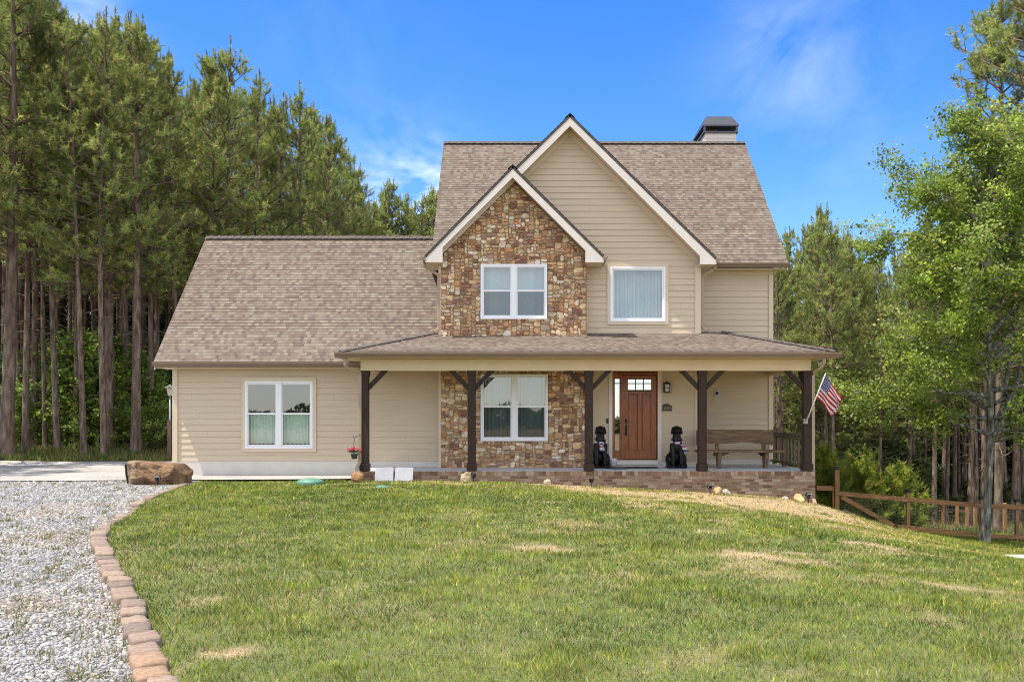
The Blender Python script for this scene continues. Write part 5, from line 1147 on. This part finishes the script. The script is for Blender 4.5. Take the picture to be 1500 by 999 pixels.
# round evergreen shrubs behind the fence
def evergreen(seed, Ht, Rr, n=4200):
    r = np.random.default_rng(seed); P = []; Dn = []
    lob = [(r.normal(0, Rr*.35, 2), r.uniform(.55, 1.0)) for _ in range(7)]+[((0, 0), 1.05)]
    for _ in range(n//14):
        (o_, hs) = lob[r.integers(0, 8)]; t_ = r.random()**.8; a = r.random()*6.283; rad = Rr*.74*(np.sin(min(1, t_*.8+.22)*np.pi)**.55)*(1-.5*t_)*(.55+.55*r.random())
        h = np.array([np.cos(a), np.sin(a), 0]); q0 = np.array([o_[0], o_[1], Ht*hs*t_])+h*rad; d0 = unit(h*(.75-.5*t_)+np.array([0, 0, .8])+r.normal(0, .22, 3)); l0 = .22+.28*r.random()
        for k_ in range(14):
            u_ = k_/13; P.append(q0+d0*l0*u_+r.normal(0, .045*(1-.6*u_), 3)); Dn.append(unit(d0+r.normal(0, .35, 3)))
    P = np.array(P); Dn = np.array(Dn); pal = np.array([(.32, .36, .045), (.25, .31, .042), (.38, .39, .06), (.17, .22, .036)]); n = len(P); C = np.repeat(pal[r.choice(4, n//14)]*(.6+.7*r.random((n//14, 1))), 14, 0)
    V, Fc, c = needles(P, Dn, C, 11, .105, .026, .75, r); b = [([np.zeros(3), np.array([0, 0, Ht*.8])], [.06, .02])]
    for k in range(30): b.append(([np.array([0, 0, Ht*.05*(k % 8)]), P[k*7]], [.025, .006]))
    V1, F1 = tubes_np(b, 5); return npmesh('stem', V1, F1, None, 'pine_bark', True), npmesh('foliage', V, Fc, c, 'needle')
for px, D_, Ht, Rr, lab, sd in ((1268, 30.0, 2.15, 1.15, 'taller yellow green evergreen shrub behind the diagonal fence board', 5), (1317, 30.3, 1.75, 1.05, 'lower yellow green evergreen shrub right of the taller one', 6), (1207, 27.9, 1.75, .55, 'yellow green evergreen shrub tucked behind the porch corner', 7)):
    x = wx(px, D_); st, fo = evergreen(sd, Ht, Rr); t_ = thing('evergreen_shrub', lab, 'shrub', (x, D_-D0, tz(x, D_)-.05), 'yellow green evergreen shrubs'); link('stem', st, t_); link('foliage', fo, t_)
# far woods, read as one mass
r = np.random.default_rng(8); n = 150000; D_ = 66+r.random(n)*24; side = r.random(n) < .5
px = np.where(side, -200+r.random(n)*900, 700+r.random(n)*940); X = (px-CX)*D_/F; base = T(X, D_); hgt = r.random(n)**.9*np.where(X < 0, 17, 13)
P = np.stack([X, D_-D0, base+hgt], 1); C = np.array([(.05, .075, .022), (.07, .09, .03), (.035, .05, .018), (.09, .085, .045)])[r.choice(4, n)]*(.7+.6*r.random((n, 1)))
nb = 26000; xb = r.uniform(-75, 75, nb); db = -48-r.random(nb)*14; hb = (.5+2.3*vnoise(xb, db*0, .16, 90)**1.5+1.0*vnoise(xb, db*0, .6, 91))*r.random(nb)**.8
P = np.concatenate([P, np.stack([xb, db-D0, T(xb, db)+hb], 1)]); C = np.concatenate([C, np.array([(.06, .09, .026), (.08, .10, .03)])[r.choice(2, nb)]])
V, Fc, c = leaves(P, C, .55, r, .2); tp = []
for k in range(260):
    D1 = r.uniform(64, 88); p1 = r.uniform(-200, 680) if k % 2 else r.uniform(1080, 1640); x1 = (p1-CX)*D1/F; z1 = tz(x1, D1); tp.append(([(x1, D1-D0, z1-.1), (x1+r.normal(0, .1), D1-D0, z1+7), (x1+r.normal(0, .2), D1-D0, z1+14)], [.18, .14, .05]))
V1, F1 = tubes_np(tp, 5); ccol = np.concatenate([c, np.tile(np.array([[.06, .048, .04]]), (len(V1), 1))])
tag(link('far_woods', npmesh('far_woods', np.concatenate([V, V1]), np.concatenate([Fc, F1+len(V)]), ccol, 'leaf')), 'dark distant woods behind the pine trunks on both sides of the house', 'woods', kind='stuff')
# ------------------------------------------------------------------ light, sky, camera
SD = Vector((-3.3, -1.0, 8.4)).normalized(); EL = math.asin(SD.z); AZ = math.atan2(SD.x, SD.y)
sun = bpy.data.lights.new('sun', 'SUN'); sun.energy = 5.0; sun.angle = math.radians(.53); sun.color = (1, .94, .83)
so_ = bpy.data.objects.new('sun', sun); COL.objects.link(so_); so_.rotation_euler = (-SD).to_track_quat('-Z', 'Y').to_euler(); so_.location = (-20, -20, 40)
W = bpy.data.worlds.new('World'); S.world = W; W.use_nodes = True; t = W.node_tree; bg = t.nodes['Background']
sk = N(t, 'ShaderNodeTexSky', sky_type='NISHITA', sun_disc=False, sun_elevation=EL, sun_rotation=AZ, altitude=300, air_density=1.0, dust_density=.4, ozone_density=2.5)
hs = N(t, 'ShaderNodeHueSaturation'); hs.inputs['Saturation'].default_value = 1.38; hs.inputs['Value'].default_value = 1.08; hs.inputs['Hue'].default_value = .512; L(t, sk.outputs[0], hs.inputs['Color'])
tc = N(t, 'ShaderNodeTexCoord'); sp = N(t, 'ShaderNodeSeparateXYZ'); L(t, tc.outputs['Generated'], sp.inputs[0])
zc = mth(t, 'ADD', mth(t, 'MAXIMUM', sp.outputs[2], 0.0), .12); cb = N(t, 'ShaderNodeCombineXYZ'); L(t, mth(t, 'DIVIDE', sp.outputs[0], zc), cb.inputs[0]); L(t, mth(t, 'DIVIDE', sp.outputs[1], zc), cb.inputs[1])
mpn = N(t, 'ShaderNodeMapping'); mpn.inputs['Scale'].default_value = (1.6, .9, 1); mpn.inputs['Rotation'].default_value = (0, 0, .5); L(t, cb.outputs[0], mpn.inputs[0])
cn = N(t, 'ShaderNodeTexNoise'); cn.inputs['Scale'].default_value = 2.2; cn.inputs['Detail'].default_value = 9; cn.inputs['Roughness'].default_value = .62; cn.inputs['Distortion'].default_value = .5; L(t, mpn.outputs[0], cn.inputs[0])
tot = None
for px, py, wd_, am in ((1165, 75, .070, .13), (590, 290, .06, .30), (490, 60, .10, .03), (1230, 190, .09, .04), (90, 40, .05, .4), (630, 295, .05, .32)):
    dv = Vector(((px-CX)/F, 1, (HY-py)/F)).normalized(); vm = N(t, 'ShaderNodeVectorMath', operation='DISTANCE'); L(t, tc.outputs['Generated'], vm.inputs[0]); vm.inputs[1].default_value = dv
    g = mth(t, 'MULTIPLY', mth(t, 'POWER', 2.718, mth(t, 'MULTIPLY', mth(t, 'POWER', mth(t, 'DIVIDE', vm.outputs['Value'], wd_), 2.0), -1.0)), am); tot = g if tot is None else mth(t, 'ADD', tot, g)
cm = ramp(t, cn.outputs[0], [(.38, (0, 0, 0)), (.80, (1, 1, 1))])
fill_veil = mth(t, 'MULTIPLY', mth(t, 'MINIMUM', mth(t, 'MAXIMUM', mth(t, 'ADD', mth(t, 'MULTIPLY', sp.outputs[1], -2.2), mth(t, 'MULTIPLY', mth(t, 'MAXIMUM', mth(t, 'SUBTRACT', sp.outputs[2], .45), 0.0), 2.2)), 0.0), 1.0), mth(t, 'ADD', mth(t, 'MULTIPLY', cn.outputs[0], .9), .16))  # white cloud added overhead and behind the camera, unseen, to fill the shade
fac = mth(t, 'MINIMUM', mth(t, 'ADD', mth(t, 'MULTIPLY', mth(t, 'MULTIPLY', cm, 1.7), tot), fill_veil), .92)
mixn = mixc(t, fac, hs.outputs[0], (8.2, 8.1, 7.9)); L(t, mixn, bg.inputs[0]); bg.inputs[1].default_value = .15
cam = bpy.data.cameras.new('camera'); co = bpy.data.objects.new('camera', cam); COL.objects.link(co); co.location = (0, -D0, EYE); co.rotation_euler = (math.pi/2, 0, 0)
cam.sensor_width = 36; cam.lens = 36*F/1500; cam.shift_y = (HY-499.5)/1500; cam.clip_end = 3000; cam.clip_start = .05; S.camera = co
S.view_settings.view_transform = 'Standard'; S.view_settings.look = 'None'; S.view_settings.exposure = 0.68; S.view_settings.gamma = 1; S.view_settings.use_curve_mapping = False
S.cycles.max_bounces = 8; S.cycles.transparent_max_bounces = 12; S.cycles.use_denoising = True; S.cycles.filter_width = 1.0; S.cycles.use_adaptive_sampling = False; S.cycles.sample_clamp_indirect = 4
